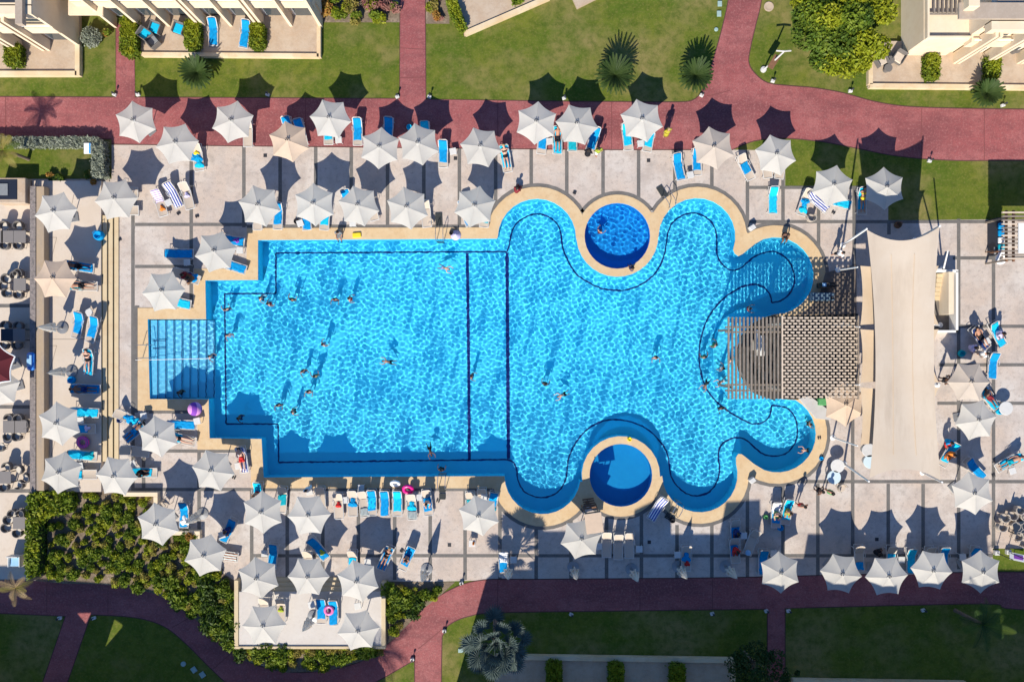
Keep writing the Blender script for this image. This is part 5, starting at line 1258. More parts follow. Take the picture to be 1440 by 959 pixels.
# the bar counter below
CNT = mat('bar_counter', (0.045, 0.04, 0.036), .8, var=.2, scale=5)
t = thing('bar_counter', 'curved dark pool bar counter beneath the slatted pergola', 'bar')
lp = [(1085, 443), (1075, 446), (1055, 456), (1042, 472), (1036, 490), (1035, 505), (1038, 522), (1047, 540), (1060, 553), (1085, 563)]
q = W(lp); cen = W([(1105, 503)])[0]
out = [(x * .985 + cen[0] * .015, y * .985 + cen[1] * .015) for x, y in q]; inn = [(x * .80 + cen[0] * .20, y * .80 + cen[1] * .20) for x, y in q]
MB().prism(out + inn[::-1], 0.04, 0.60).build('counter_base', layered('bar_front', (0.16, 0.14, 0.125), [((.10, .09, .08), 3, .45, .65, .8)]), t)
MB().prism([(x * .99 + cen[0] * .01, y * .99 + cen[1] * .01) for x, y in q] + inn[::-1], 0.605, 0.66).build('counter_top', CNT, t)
for (x, y, l, c) in [(1066, 478, 'upper', WHITE), (1072, 486, 'middle', WHITE), (1078, 528, 'lower', DARK)]:
    o = MB(); o.box((0, 0, .45), (.28, 1.4 if c is WHITE else .6, .9), bev=.02); o = o.build('bar_fridge', c); p = P(x, y, .9); o.location = (p.x, p.y, .04); tag(o, l + (' white' if c is WHITE else ' dark') + ' bar cabinet glimpsed between the pergola slats', 'cabinet')
# floor of the bar and dark service area behind
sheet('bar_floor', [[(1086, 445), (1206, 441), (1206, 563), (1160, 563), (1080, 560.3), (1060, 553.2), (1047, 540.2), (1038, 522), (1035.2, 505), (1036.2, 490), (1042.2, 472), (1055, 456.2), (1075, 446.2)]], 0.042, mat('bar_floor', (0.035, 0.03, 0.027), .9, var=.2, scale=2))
t = thing('service_counter', 'dark service counter with screens in the slatted shade above the lattice', 'counter', P(1158, 402, 0)); MB().box((0, 0, .5), (1.0, .35, 1.0), bev=.02).build('body', CNT, t); MB().box((-.35, 0, 1.02), (.25, .25, .04)).build('tray', FAB['pale blue'], t); MB().box((.2, 0, 1.06), (.35, .06, .28)).build('screen', GLASS, t)
t = thing('service_counter', 'low blue grey pool side counter at the shaded upper right lobe', 'counter', P(1157, 418, 0)); MB().box((-.25, 0, .4), (1.5, .55, .8), bev=.03).build('body', mat('blue_grey_panel', (0.10, 0.16, 0.22), .6), t); MB().box((.3, -.1, .83), (.2, .2, .06)).build('tray', DARK, t)
# green and white games unit and pale ramp by the lower lobe
t = thing('cool_box', 'green cool box with a white ball on it below the lattice', 'cool box', P(1153, 564, 0)); MB().box((0, 0, .3), (.6, .5, .6), bev=.04).build('body', FAB['green'], t); MB().ball((.42, 0, .42), .16, 12).build('ball', WHITE, t, smooth=True)
mb = MB(); mb.prism(W([(1122, 560), (1136, 556), (1165, 578), (1166, 590), (1146, 588)]), 0.04, 0.34); o = mb.build('low_wall', layered('grey_render', (.52, .5, .48), [((.45, .43, .41), 2, .45, .65, .8)])); tag(o, 'low curved grey wall end between lattice and lower right lobe', 'wall')

# ---- the sail: upper sheet between four masts and a second sheet below
t = thing('shade_sail', 'long beige shade sail stretched between leaning white masts right of the pool', 'shade sail')
def sail(name, A, B, C, D, sags, mt, n=18, nl=14):
    """A,B top left/right, C,D bottom right/left; edges bow inwards by sags (top, right, bottom, left) metres"""
    V = []; F = []
    for j in range(nl + 1):
        v = j / nl
        for i in range(n + 1):
            u = i / n; p = A.lerp(B, u).lerp(D.lerp(C, u), v)
            bu, bv = 4 * u * (1 - u), 4 * v * (1 - v)
            p = p + Vector((sags[3] * bv * (1 - u) - sags[1] * bv * u, -sags[0] * bu * (1 - v) ** 3 + sags[2] * bu * v ** 3, -.28 * bu * bv + .05 * math.sin(9 * u) * bv))
            V.append(p)
    F = [(j * (n + 1) + i, (j + 1) * (n + 1) + i, (j + 1) * (n + 1) + i + 1, j * (n + 1) + i + 1) for j in range(nl) for i in range(n)]
    mb = MB(); mb.add(V, F); b = len(V); mb.add([p - Vector((0, 0, .012)) for p in V], [f[::-1] for f in F]); return mb.build(name, mt, t, smooth=True)
SAILM = layered('sail_cloth', (0.58, 0.475, 0.365), [((0.62, 0.525, 0.42), .25, .4, .6, .8), ((0.50, 0.405, 0.31), .5, .5, .68, .7, (2.2, .5, 1)), ((.62, .54, .46), 5, .5, .7, .25, (6, .3, 1))], rough=.95, spec=.1)
SAILD = layered('sail_cloth_lower', (0.60, 0.46, 0.32), [((0.64, 0.51, 0.37), .5, .4, .6, .8)], rough=.95, spec=.1)
HS = 5.7
sail('upper_sheet', P(1219, 323, HS), P(1321, 319, HS), P(1323, 675, HS), P(1223, 672, HS), (.78, .40, .62, .46), SAILM)
for u in (.33, .67):
    A_, B_, C_, D_ = P(1219, 323, HS), P(1321, 319, HS), P(1323, 675, HS), P(1223, 672, HS); pts = []
    for j in range(1, 25):
        v = .03 + .94 * j / 25; bu, bv = 4 * u * (1 - u), 4 * v * (1 - v); pts.append(A_.lerp(B_, u).lerp(D_.lerp(C_, u), v) + Vector((.46 * bv * (1 - u) - .40 * bv * u, -.78 * bu * (1 - v) ** 3 + .62 * bu * v ** 3, -.28 * bu * bv + .05 * math.sin(9 * u) * bv + .012)))
    MB().tube(pts, .022, 4).build('seam', SAILD, t)
for (ya, yb, sg) in [(374, 457, .35), (463, 538, .35), (545, 625, .3)]:
    sail('lower_sheet', P(1210, ya, 4.7), P(1320, ya, 4.7), P(1320, yb, 4.7), P(1210, yb, 4.7), (.10, .45, .10, .14), SAILD, 12, 10)
def mast(bx, by, tx, ty, h, r=.07):
    b_, e = P(bx, by, 0), P(tx, ty, h); MB().tube([b_, b_.lerp(e, .5), e], [r * 1.15, r, r * .8], 10).build('mast', WHITE, t)
    o = MB(); o.lathe([(0, 0), (.2, 0), (.2, .04), (.09, .08)], 14, c=tuple(b_)); o.build('mast_foot', WHITE, t)
mast(1185, 345, 1219, 322, HS + .15); mast(1187, 652, 1222, 677, HS + .15); mast(1297, 664, 1325, 678, HS + .15); mast(1286, 338, 1322, 318, HS + .15)
for (bx, by, tx, ty) in [(1178, 380, 1206, 376), (1186, 457, 1209, 460), (1186, 541, 1209, 541), (1171, 615, 1206, 627), (1325, 378, 1316, 378), (1322, 457, 1314, 457), (1318, 541, 1312, 541), (1326, 382, 1333, 353)]:
    mast(bx, by, tx, ty, 4.6, .055)
# ---- stairwell box beside the sail
t = thing('stairwell', 'white framed stairwell with beige steps and a tan wall beside the sail', 'stairwell')
b = MB()
for (x0, y0, x1, y1) in [(1314, 380, 1347, 382), (1345, 382, 1347, 467), (1314, 465, 1347, 467)]:
    p0, p1 = P(x0, y0, .9), P(x1, y1, .9); b.box(((p0.x + p1.x) / 2, (p0.y + p1.y) / 2, .45), (abs(p1.x - p0.x) + .06, abs(p0.y - p1.y) + .06, .9))
b.build('parapet', WHITE, t)
p0, p1 = P(1312, 384, 0), P(1344, 464, 0); MB().box(((p0.x + p1.x) / 2, (p0.y + p1.y) / 2, .03), (p1.x - p0.x, p0.y - p1.y, .03)).build('landing', mat('dark_landing', (.17, .15, .13), .8, var=.2, scale=3), t)
for i in range(6):
    p0, p1 = P(1312, 386 + i * 6.2, 0), P(1330, 392 + i * 6.2, 0); MB().box(((p0.x + p1.x) / 2, (p0.y + p1.y) / 2, .3 - .04 * i), (p1.x - p0.x, p0.y - p1.y - .01, .5 - .08 * i)).build('step', STEPM, t)
p0, p1 = P(1330, 383, .9), P(1337, 442, .9); MB().box(((p0.x + p1.x) / 2, (p0.y + p1.y) / 2, .66), (p1.x - p0.x, p0.y - p1.y, 1.2)).build('inner_wall', CREAM, t)
p0, p1 = P(1314, 383, .8), P(1344, 464, .8)
# ---- kiosk pergola at the right edge
t = thing('kiosk_pergola', 'slatted timber kiosk pergola with a dark counter at the right edge', 'pergola')
for i in range(13):
    y = 299 + i * 5.4; a_, b_ = P(1409, y, 3.4), P(1560, y, 3.4); MB().box(((a_.x + b_.x) / 2, a_.y, 3.4), (b_.x - a_.x, .09, .13)).build('slat', LATT if i % 3 == 0 else WOOD, t)
for x in (1415, 1425): a_, b_ = P(x, 296, 3.25), P(x, 368, 3.25); MB().box((a_.x, (a_.y + b_.y) / 2, 3.25), (.1, a_.y - b_.y, .16)).build('beam', BROWNW, t)
for (x, y) in [(1428, 303), (1428, 364), (1520, 303), (1520, 364)]: p = P(x, y, 3.2); MB().box((p.x, p.y, 1.6), (.12, .12, 3.2)).build('post', WOOD, t)
p0, p1 = P(1402, 306, 1.1), P(1411, 358, 1.1); MB().box(((p0.x + p1.x) / 2, (p0.y + p1.y) / 2, .55), (p1.x - p0.x, p0.y - p1.y, 1.1), bev=.02).build('counter', mat('dark_counter', (.02, .03, .05), .5), t)
p0, p1 = P(1432, 314, 3.6), P(1560, 356, 3.6); MB().box(((p0.x + p1.x) / 2, (p0.y + p1.y) / 2, 3.6), (p1.x - p0.x, p0.y - p1.y, .08)).build('roof_panel', WHITE, t)
p0, p1 = P(1396, 297, 3.3), P(1412, 372, 3.3)
for i, (y, c) in enumerate([(318, 'blue'), (328, 'blue'), (338, 'white'), (348, 'teal'), (354, 'white')]):
    o = MB(); o.box((0, 0, .09), (.55, .42, .18), bev=.05); o = o.build('folded_towels', FAB[c], smooth=False); p = P(1409.5, y, 1.2); o.location = (p.x, p.y, 1.1); tag(o, f'{("first","second","third","fourth","fifth")[i]} stack of {c} folded towels from the top on the kiosk counter', 'towels')
o = make_ring(WHV, None, 'white and blue lifebuoy hanging below the kiosk pergola'); put(o, 1406, 363, .9, 0, (15, 10)); o.scale = (1.15,) * 3
t = thing('menu_board', 'grey menu board in a wooden frame standing left of the kiosk', 'sign', P(1390, 355, 0), R(0)); MB().box((0, -.1, .95), (.55, .07, .75), Matrix.Rotation(R(-55), 4, 'X') if False else None).build('frame', BROWNW, t); MB().box((0, 0, 1.0), (.48, .5, .05), bev=.01).build('board', FAB['grey'], t)
for s in (-1, 1): MB().box((s * .22, 0, .48), (.05, .05, .96)).build('leg', BROWNW, t)
o = MB(); 
person_spots = 0
# ---- round white tables and tub chairs
WT = make_round_table(PLASTIC, 'round table'); rt = Proto(WT)
for (x, y, c, l) in [(1178, 655, 'white', 'white round table under the left sail mast near two standing people'), (1173, 671, 'pale blue', 'pale blue round table below the white one by the two standing people'), (1222, 633, 'white', 'white round table peeping out left of the sail end'), (1224, 649, 'pale blue', 'pale blue round table peeping out left of the sail end'), (1415, 574, 'white', 'white round table alone right of the taupe parasol')]:
    p = P(x, y, .74); p.z = 0; o = rt.put(p, 0, l, 'round tables by the sail')
    for ch in o.children:
        if ch.name.startswith('table_top'): override(ch, PLASTIC if c == 'white' else mat('pale_blue_top', (.55, .66, .70), .4))
RAT = mat('grey_rattan', (0.16, 0.145, 0.135), .8, var=.2, scale=30); CUSH = mat('cream_cushion', (.62, .56, .48), .9)
tub = Proto(make_tub_chair(mat('beige_rattan', (.40, .35, .30), .7, var=.15, scale=20), BEIGE, 'chair')); GTC = 'beige tub chairs at the right edge'
for i, (x, y) in enumerate([(1432, 716), (1422, 724), (1411, 727), (1431, 730), (1407, 740), (1425, 739), (1439, 725), (1439, 738), (1437, 749), (1429, 753), (1438, 762)]):
    p = P(x, y, .45); p.z = 0; tub.put(p, rnd.random() * 6, 'beige round backed chair in the cluster round a dark table at the right edge', GTC)
for (x, y, a, l) in [(1184, 686, 40, 'cream round chair below the pale blue table'), (1140, 306, 200, 'beige round chair below the blue bags beside the lawn')]:
    p = P(x, y, .45); p.z = 0; tub.put(p, R(a), l, 'single round chairs')
DT = mat('dark_table_top', (0.02, 0.03, 0.05), .5); GT2 = mat('grey_table_top', (0.21, 0.19, 0.18), .6)
dt = Proto(make_dining_table(GT2, 'table')); GDT = 'dining tables on the left terrace'
o = dt.put(P(1424, 738, 0), R(10), 'dark table in the middle of the round chair cluster', 'dark table')
for ch in o.children:
    if ch.name.startswith('table_top'): override(ch, DT)
rat = Proto(make_tub_chair(RAT, CUSH, 'chair')); GRC = 'rattan chairs on the left terrace'
TT = [(-4, 333, 'left half of the uppermost double'), (10.5, 333, 'second of the uppermost double'), (28, 333, 'right one of the uppermost trio'), (28, 400, 'single table level with the tan parasol'), (10, 471, 'dark left one of the pair by two blue loungers'), (27, 471, 'grey right one of the pair by two blue loungers'), (13, 600, 'left of the pair level with the upper wall parasol'), (29, 600, 'right of the pair level with the upper wall parasol'), (7, 671, 'with a dark runner level with the lower wall parasol'), (27, 735, 'table beside the top of the green hedge')]
for (x, y, l) in TT:
    p = P(x, y, .74); p.z = 0.014; o = dt.put(p, 0, 'grey left terrace table, ' + l, GDT)
    for ch in o.children:
        if ch.name.startswith('table_top'): override(ch, DT if 'dark left' in l else GT2)
NAMES = ['above', 'above right of', 'below', 'below right of', 'left of', 'right of']
CH = [(8, 318), (28, 318), (9, 345), (28, 345), (28, 385), (24, 388), (11, 392), (6, 402), (12, 412), (28, 414), (10, 458), (28, 459), (8, 485), (26, 485), (15, 588), (28, 588), (14, 613), (26, 613), (2, 628), (12, 656), (28, 660), (8, 684), (29, 681), (20, 722), (31, 722), (11, 741), (27, 748), (14, 730), (38, 672), (37, 596)]
for (x, y) in CH:
    n = min(TT, key=lambda t_: (t_[0] - x) ** 2 + (t_[1] - y) ** 2); a = math.degrees(math.atan2(-(n[1] - y), n[0] - x)); p = P(x, y, .45); p.z = .014
    rat.put(p, R(a - 90 + 180), 'grey rattan tub chair with cream seat drawn up to a left terrace table', GRC)
# white armchair with blue cushions, blue kayak shape and covered buffet
t = thing('armchair', 'white framed armchair with blue cushions in the shade at the lower left', 'chair', P(27, 786, 0)); MB().box((0, 0, .35), (.75, .75, .14), bev=.03).build('cushion', FAB['pale blue'], t)
b = MB(); b.box((0, .36, .5), (.8, .06, .7)); b.box((-.39, 0, .4), (.05, .75, .45)); b.box((.39, 0, .4), (.05, .75, .45)); b.build('frame', PLASTIC, t)
t = thing('plastic_tub', 'blue plastic child tub leaning on the stone wall by the left terrace', 'tub', P(47, 508, .8), R(0)); b = MB(); b.box((0, 0, .25), (.5, 1.25, .4), bev=.12); b.build('body', mat('blue_plastic', (.03, .2, .65), .3, spec=.5), t); MB().box((0, .05, .47), (.34, .8, .05), bev=.02).build('seat', FAB['pale blue'], t)
t = thing('food_counter', 'beige counter with a dark inset top in the upper left corner', 'counter', P(14, 268, 1.0) * 1.0); t.location.z = 0; MB().box((0, 0, .5), (2.1, 1.75, 1.0), bev=.03).build('body', TERR, t); MB().box((-.25, .05, 1.02), (1.5, 1.35, .05)).build('top', mat('dark_top', (.02, .025, .04), .4), t); MB().box((-.5, .05, 1.07), (.8, .8, .06)).build('tray', FAB['grey'], t)
# edge of the maroon parasol with white trim, and a white one in shade at the left border
o = Proto(make_parasol('parasol', mat('maroon_canvas', (.09, .012, .018), .9), 'dark maroon parasol cut by the left picture edge')); p = P(-12, 513, ZA); p.z = .014; r = o.put(p, R(20), 'dark maroon parasol with pale trim cut by the left picture edge', GPAR, 1.15)
trim = MB(); trim.tube([(math.cos(R(60 * i + 10 * s)) * RR * (1 - .105 * 4 * (s / 6) * (1 - s / 6)) * (math.cos(R(30)) / math.cos(R(10 * s - 30))), math.sin(R(60 * i + 10 * s)) * RR * (1 - .105 * 4 * (s / 6) * (1 - s / 6)) * (math.cos(R(30)) / math.cos(R(10 * s - 30))), ZR + .005) for i in range(6) for s in range(6)] + [(RR, 0, ZR + .005)], .04, 6); trim.build('trim', WHITE, r)
p = P(-6, 545, ZA); p.z = .014; par_w.put(p, R(15), 'white parasol below the maroon one at the left picture edge', GPAR)
t = thing('wire_chair', 'pale grey chair frame standing by the planting bed beside a blue lounger', 'chair', P(236, 706, 0), R(40)); b = MB()
for s in (-1, 1): b.tube([(s * .25, -.25, 0), (s * .25, -.25, .62), (s * .25, .25, .62), (s * .27, .3, 0)], .02, 6)
b.build('frame', POLE, t); MB().box((0, 0, .42), (.48, .46, .04), bev=.01).build('seat', BEIGE, t); MB().box((0, .27, .68), (.48, .04, .45), bev=.01).build('backrest', BEIGE, t)
# ================================================================== plants
RG = np.random.default_rng(11)
def leaf_quads(C, size, up=0.5, asp=1.8, nrm=None):
    """C: (n,3) centres -> verts, faces of small pointed leaf faces with random tilt"""
    n = len(C); d = RG.normal(size=(n, 3)); d[:, 2] += up
    if nrm is not None: d = d * .8 + nrm
    d /= np.linalg.norm(d, axis=1)[:, None]
    a = np.cross(d, RG.normal(size=(n, 3))); a /= np.linalg.norm(a, axis=1)[:, None]; b = np.cross(d, a)
    s = size * RG.uniform(.65, 1.35, n)[:, None]
    V = np.stack([C - a * s * asp / 2, C + b * s / 2 * .9 - a * s * .1, C + a * s * asp / 2, C - b * s / 2 * .9 - a * s * .1], 1).reshape(-1, 3)
    F = np.arange(4 * n).reshape(n, 4); return V, F
def leaves_obj(name, parts, mats_, parent=None):
    me = bpy.data.meshes.new(name); V = []; F = []; M = []; o = 0
    for (v, f, m) in parts: V.append(v); F.append(f + o); M.append(np.full(len(f), m)); o += len(v)
    V = np.concatenate(V); F = np.concatenate(F)
    me.from_pydata(V.tolist(), [], F.tolist())
    for m in mats_: me.materials.append(m)
    me.polygons.foreach_set('material_index', np.concatenate(M).astype(np.int32)); me.update()
    ob = bpy.data.objects.new(name, me); COL.objects.link(ob)
    if parent is not None: ob.parent = parent
    return ob
def blob_points(n, c, r, shell=.55, lump=None):
    d = RG.normal(size=(n, 3)); d /= np.linalg.norm(d, axis=1)[:, None]; k = (shell + (1 - shell) * RG.random(n) ** .6)
    return np.array(c) + d * k[:, None] * np.array(r), d
def shrub(name, label, r, h, mats_, n, leaf, cat='shrub', clumps=7, grp=None):
    t = thing(name, label, cat, group=grp); parts = []
    for i in range(clumps):
        a = RG.uniform(0, 6.28); q = RG.uniform(0, .62) * r; cc = (q * math.cos(a), q * math.sin(a), h * RG.uniform(.42, .72)); k = RG.uniform(.35, .55)
        c, d = blob_points(n // clumps, cc, (r * k, r * k, h * .35)); v, f = leaf_quads(c, leaf, .6, 2.0, d * .5); parts.append((v, f, int(RG.integers(0, len(mats_)))))
    leaves_obj('foliage', parts, mats_, t)
    b = MB()
    for i in range(5):
        a = RG.uniform(0, 6.28); b.tube([(0, 0, 0), (math.cos(a) * r * .25, math.sin(a) * r * .25, h * .35), (math.cos(a) * r * .5, math.sin(a) * r * .5, h * .6)], [.03, .02, .008], 5)
    b.build('stem', BARK, t); return t
def clipped(name, label, loop, h, mats_, leaf=.12, dens=90, z0=0.0, cat='hedge'):
    """clipped hedge over a pixel outline: leaf faces through its top and sides over a dark twiggy core"""
    t = thing(name, label, cat); q = np.array(W(loop)); cx, cy = q.mean(0)
    o = Vector((cx, cy, z0)); t.location = o
    ql = q - [cx, cy]; poly = [tuple(p) for p in ql]
    lo, hi = ql.min(0), ql.max(0); area = (hi - lo).prod(); n = int(area * dens * 2.2)
    X = RG.uniform(lo[0], hi[0], n); Y = RG.uniform(lo[1], hi[1], n); ins = pip(X, Y, poly)
    X, Y = X[ins], Y[ins]; Z = h * (1 - .16 * RG.random(len(X)) ** 2 + .05 * np.sin(X * 5.1) * np.sin(Y * 4.3) + .03 * np.sin(X * 11 + Y * 9))
    top = np.stack([X, Y, Z], 1); parts = []
    m = RG.integers(0, len(mats_), len(top))
    clump = (np.sin(X * 2.3 + 1) + np.sin(Y * 2.9) + RG.normal(size=len(X)) * .7 > 0).astype(int) % len(mats_)
    for k in range(len(mats_)):
        v, f = leaf_quads(top[clump == k], leaf, .9); parts.append((v, f, k))
    per = []
    for i in range(len(poly)):
        a, b = np.array(poly[i]), np.array(poly[(i + 1) % len(poly)]); L_ = np.linalg.norm(b - a); k = int(L_ * h * dens * 1.2); s = RG.random(k)[:, None]
        c = a + (b - a) * s + RG.normal(size=(k, 2)) * .05; per.append(np.concatenate([c, RG.uniform(.03, h, (k, 1))], 1))
    per = np.concatenate(per); v, f = leaf_quads(per, leaf, .3); parts.append((v, f, 0))
    leaves_obj('foliage', parts, mats_, t)
    b = MB(); b.prism([(x * .93, y * .93) for x, y in poly], 0, h * .80); b.build('twigs', mat('dark_twigs', (.022, .03, .012), .95, var=.4, scale=5), t)
    return t
def frond_mesh(mb, base, az, length, droop, n=14, w=.34, wl=.032, lift=.5, vshape=.25):
    """feather frond: rachis and paired narrow leaflets"""
    pts = []
    for i in range(n + 1):
        s = i / n; r = length * (s - .10 * s * s); z = lift * length * s - droop * length * s * s
        pts.append(Vector(base) + Vector((math.cos(az) * r, math.sin(az) * r, z)))
    mb.tube(pts, [.03 * (1 - .85 * i / n) + .004 for i in range(n + 1)], 4)
    side = Vector((-math.sin(az), math.cos(az), 0))
    V = []; F = []
    for i in range(1, n * 2 + 1):
        s = i / (n * 2); k = s * n; j = min(int(k), n - 1); p = pts[j].lerp(pts[j + 1], k - j); d = (pts[j + 1] - pts[j]).normalized()
        L_ = w * math.sin(math.pi * min(1, .12 + .86 * s)) ** .7 + .04
        for q in (-1, 1):
            e = p + side * q * L_ + d * L_ * .55 + Vector((0, 0, vshape * L_ - .25 * L_ * s)); b = len(V); h = d * wl * .5
            V += [p - h, p + h, p.lerp(e, .6) + h * .9, e, p.lerp(e, .6) - h * .9]; F.append((b, b + 1, b + 2, b + 3, b + 4))
    mb.add(V, F)
def palm(name, label, loc, h, nf, length, mats_, lean=(0, 0), w=.34, trunk=.13, droop=.55, lift=.55, dead=3, grp=None, wl=.030):
    t = thing(name, label, 'palm tree', loc, group=grp); top = Vector((lean[0], lean[1], h)); b = MB(); ps = [Vector((lean[0] * s ** 1.3, lean[1] * s ** 1.3, h * s)) for s in [i / 9 for i in range(10)]]
    b.tube(ps, [trunk * (1.25 if i == 0 else 1 + .07 * (i % 2)) for i in range(10)], 10); b.build('trunk', BARK, t, smooth=False)
    for i in range(nf):
        a = i * 2.39996 + RG.uniform(-.2, .2); k = i / max(1, nf - 1); f = MB()
        frond_mesh(f, top, a, length * RG.uniform(.85, 1.1), droop * (.25 + .9 * k), 12, w, wl, lift * (1.25 - 1.1 * k)); f.build('frond', mats_[0] if i % 4 else mats_[-1], t)
    return t
def sago(label, px, py, r):
    t = thing('sago_palm', label, 'palm', P(px, py, .9) * 1.0); t.location.z = 0
    b = MB(); b.lathe([(.16, 0), (.2, .3), (.19, .8), (.1, .95)], 12); b.build('trunk', BARK, t)
    for ring, (n, lf, dr, k) in enumerate([(24, .85, .16, 1.15), (26, .50, .28, 1.2), (26, .20, .30, 1.15)]):
        f = MB()
        for i in range(n):
            frond_mesh(f, (0, 0, .92), 2 * math.pi * (i + ring * .37) / n + RG.uniform(-.07, .07), r * k * RG.uniform(.9, 1.06) / (1 + .25 * lf), dr, 12, .075, .05, lf)
        f.build('frond_ring', LEAF['sago'], t)
    return t
sago('small sago palm at the kerb of the terrace with blue loungers', 277, 102, 1.15); sago('sago palm on the top lawn, the left one of two side by side', 865, 106, 1.35); sago('sago palm on the top lawn beside the branching red path', 978, 106, 1.2); sago('small sago palm at the kerb of the top right villa terrace', 1387, 131, 1.0)
palm('palm_tree', 'small yellow green palm in the hedge enclosure at the left edge', P(40, 224, 0), 2.7, 13, 1.35, [LEAF['yellow'], LEAF['dry'], LEAF['fresh']], (0, 0), .30, .11)
palm('palm_tree', 'leaning young palm with golden fronds over the lower left path', P(64, 806, 0), 3.2, 11, 1.2, [LEAF['dry'], LEAF['yellow']], (-.05, .02), .20, .09, wl=.02)
palm('palm_tree', 'green palm in deep shade on the lower right lawn', P(1380, 880, 3) * 1.0 - Vector((0, 0, 3)), 3.0, 14, 1.7, [LEAF['dark'], LEAF['green']], (.1, .1), .30, .12)
palm('palm_tree', 'palm just below the picture whose crown shades the path bend', P(492, 1053, 0), 5.6, 26, 2.3, [LEAF['green'], LEAF['dark']], (0, 0), .5, .2)
# Bismarck palm: large blue grey fan leaves
def fan_palm(label, loc, h):
    t = thing('fan_palm', label, 'palm tree', loc); b = MB(); b.tube([(0, 0, h * i / 6) for i in range(7)], [.3, .24, .22, .21, .21, .2, .2], 12); b.build('trunk', BARK, t)
    for i in range(22):
        a = i * 2.39996; k = i / 21; el = 1.25 - 1.35 * k; L_ = 1.0 + .75 * k; base = Vector((0, 0, h)); d = Vector((math.cos(a) * math.cos(el), math.sin(a) * math.cos(el), math.sin(el))); c = base + d * L_
        f = MB(); f.tube([base, base.lerp(c, .5) + Vector((0, 0, .06)), c], [.035, .028, .02], 5); sd = Vector((-math.sin(a), math.cos(a), 0)); nr = d.cross(sd)
        V = []; F = []; n = 26; Rf = RG.uniform(.75, 1.0)
        for j in range(n):
            th = R(-128 + 256 * j / (n - 1)); u = d * math.cos(th) + sd * math.sin(th); wd_ = d * -math.sin(th) + sd * math.cos(th); ln = Rf * (.82 + .18 * math.cos(th)) * RG.uniform(.92, 1.05); b0 = len(V)
            fold = nr * (.03 * (1 if j % 2 else -1)); 
            V += [c, c + u * ln * .5 + wd_ * .07 + fold + Vector((0, 0, -.03)), c + u * ln + Vector((0, 0, -.16 * ln)), c + u * ln * .5 - wd_ * .07 + fold + Vector((0, 0, -.03))]; F.append((b0, b0 + 1, b0 + 2, b0 + 3))
        f.add(V, F); f.build('fan_leaf', LEAF['blue'], t)
    return t
fan_palm('large blue grey fan palm on the lower lawn beside the path fork', P(697, 905, 4.2) - Vector((0, 0, 4.2)), 4.2)
# broadleaf trees
def tree(label, loc, h, r, mats_, n, leaf, trunk=.18, clumps=26, flat=.55):
    t = thing('tree', label, 'tree', loc); b = MB(); b.tube([(0, 0, 0), (.08, .03, h * .3), (.02, .1, h * .55)], [trunk * 1.3, trunk, trunk * .7], 10)
    parts = []
    for i in range(clumps):
        a = RG.uniform(0, 6.28); q = r * math.sqrt(RG.uniform(0, 1)) * .80; zc = h * .62 + (h * .40) * math.sqrt(max(0, 1 - (q / r) ** 2)) * RG.uniform(.35, 1.0); cc = (q * math.cos(a), q * math.sin(a), zc); k = r * RG.uniform(.20, .34)
        c, d = blob_points(n // clumps, cc, (k, k, k * flat)); v, f = leaf_quads(c, leaf, .7, 1.7, d * .4); parts.append((v, f, i % len(mats_)))
        b.tube([(.02, .1, h * .5), (cc[0] * .5, cc[1] * .5, (h * .5 + zc) / 2), (cc[0] * .92, cc[1] * .92, zc - .1)], [trunk * .45, trunk * .22, .012], 5)
    leaves_obj('crown', parts, mats_, t); b.build('trunk', BARK, t); return t
tree('bright green broadleaf tree beside the top right villa', P(1183, 36, 3.2) - Vector((0, 0, 3.2)), 4.8, 3.6, [LEAF['bright'], LEAF['fresh'], LEAF['bright'], LEAF['green']], 34000, .15, .2, 52)
tree('sparse olive tree in deep shade right of the bottom terrace', P(1063, 938, 2.5) - Vector((0, 0, 2.5)), 3.6, 2.1, [LEAF['sago'], LEAF['dark']], 3600, .11, .1, 20)
tree('thin olive sapling in shade at the bottom edge right of the small path', P(1112, 955, 1.5) - Vector((0, 0, 1.5)), 2.2, .9, [LEAF['sago'], LEAF['dark']], 900, .10, .06, 9)
# clipped boxes on villa terraces
def box_loop(x0, y0, x1, y1, rad=3):
    return [(x0 + rad, y0), (x1 - rad, y0), (x1, y0 + rad), (x1, y1 - rad), (x1 - rad, y1), (x0 + rad, y1), (x0, y1 - rad), (x0, y0 + rad)]
BX = [LEAF['fresh'], LEAF['bright'], LEAF['fresh']]
for (x0, y0, x1, y1, l) in [(18, 68, 39, 98, 'on the top left villa terrace'), (178, 31, 200, 83, 'beside the small path by the second villa'), (267, 36, 287, 74, 'left of the upright blue lounger on the terrace'), (357, 40, 376, 74, 'at the right end of the terrace with blue loungers'), (1294, 82, 1312, 117, 'on the top right villa terrace, left one'), (1379, 82, 1396, 116, 'on the top right villa terrace, behind the sago palm'), (769, 924, 788, 965, 'on the shaded bottom terrace, left of three'), (855, 926, 874, 967, 'on the shaded bottom terrace, middle of three'), (940, 928, 959, 969, 'on the shaded bottom terrace, right of three')]:
    clipped('clipped_hedge', 'short clipped green hedge ' + l, box_loop(x0, y0, x1, y1, 4), .95, BX, .10, 220)
clipped('clipped_hedge', 'short clipped green hedge beside the slanting terrace at the top centre', [(629, 4), (642, 6), (656, 46), (650, 50), (634, 24)], .9, BX, .10, 220)
clipped('clipped_hedge', 'small clipped hedge at the very top of the slanting terrace', [(716, -12), (735, -10), (734, 7), (722, 10)], .8, BX, .10, 220)
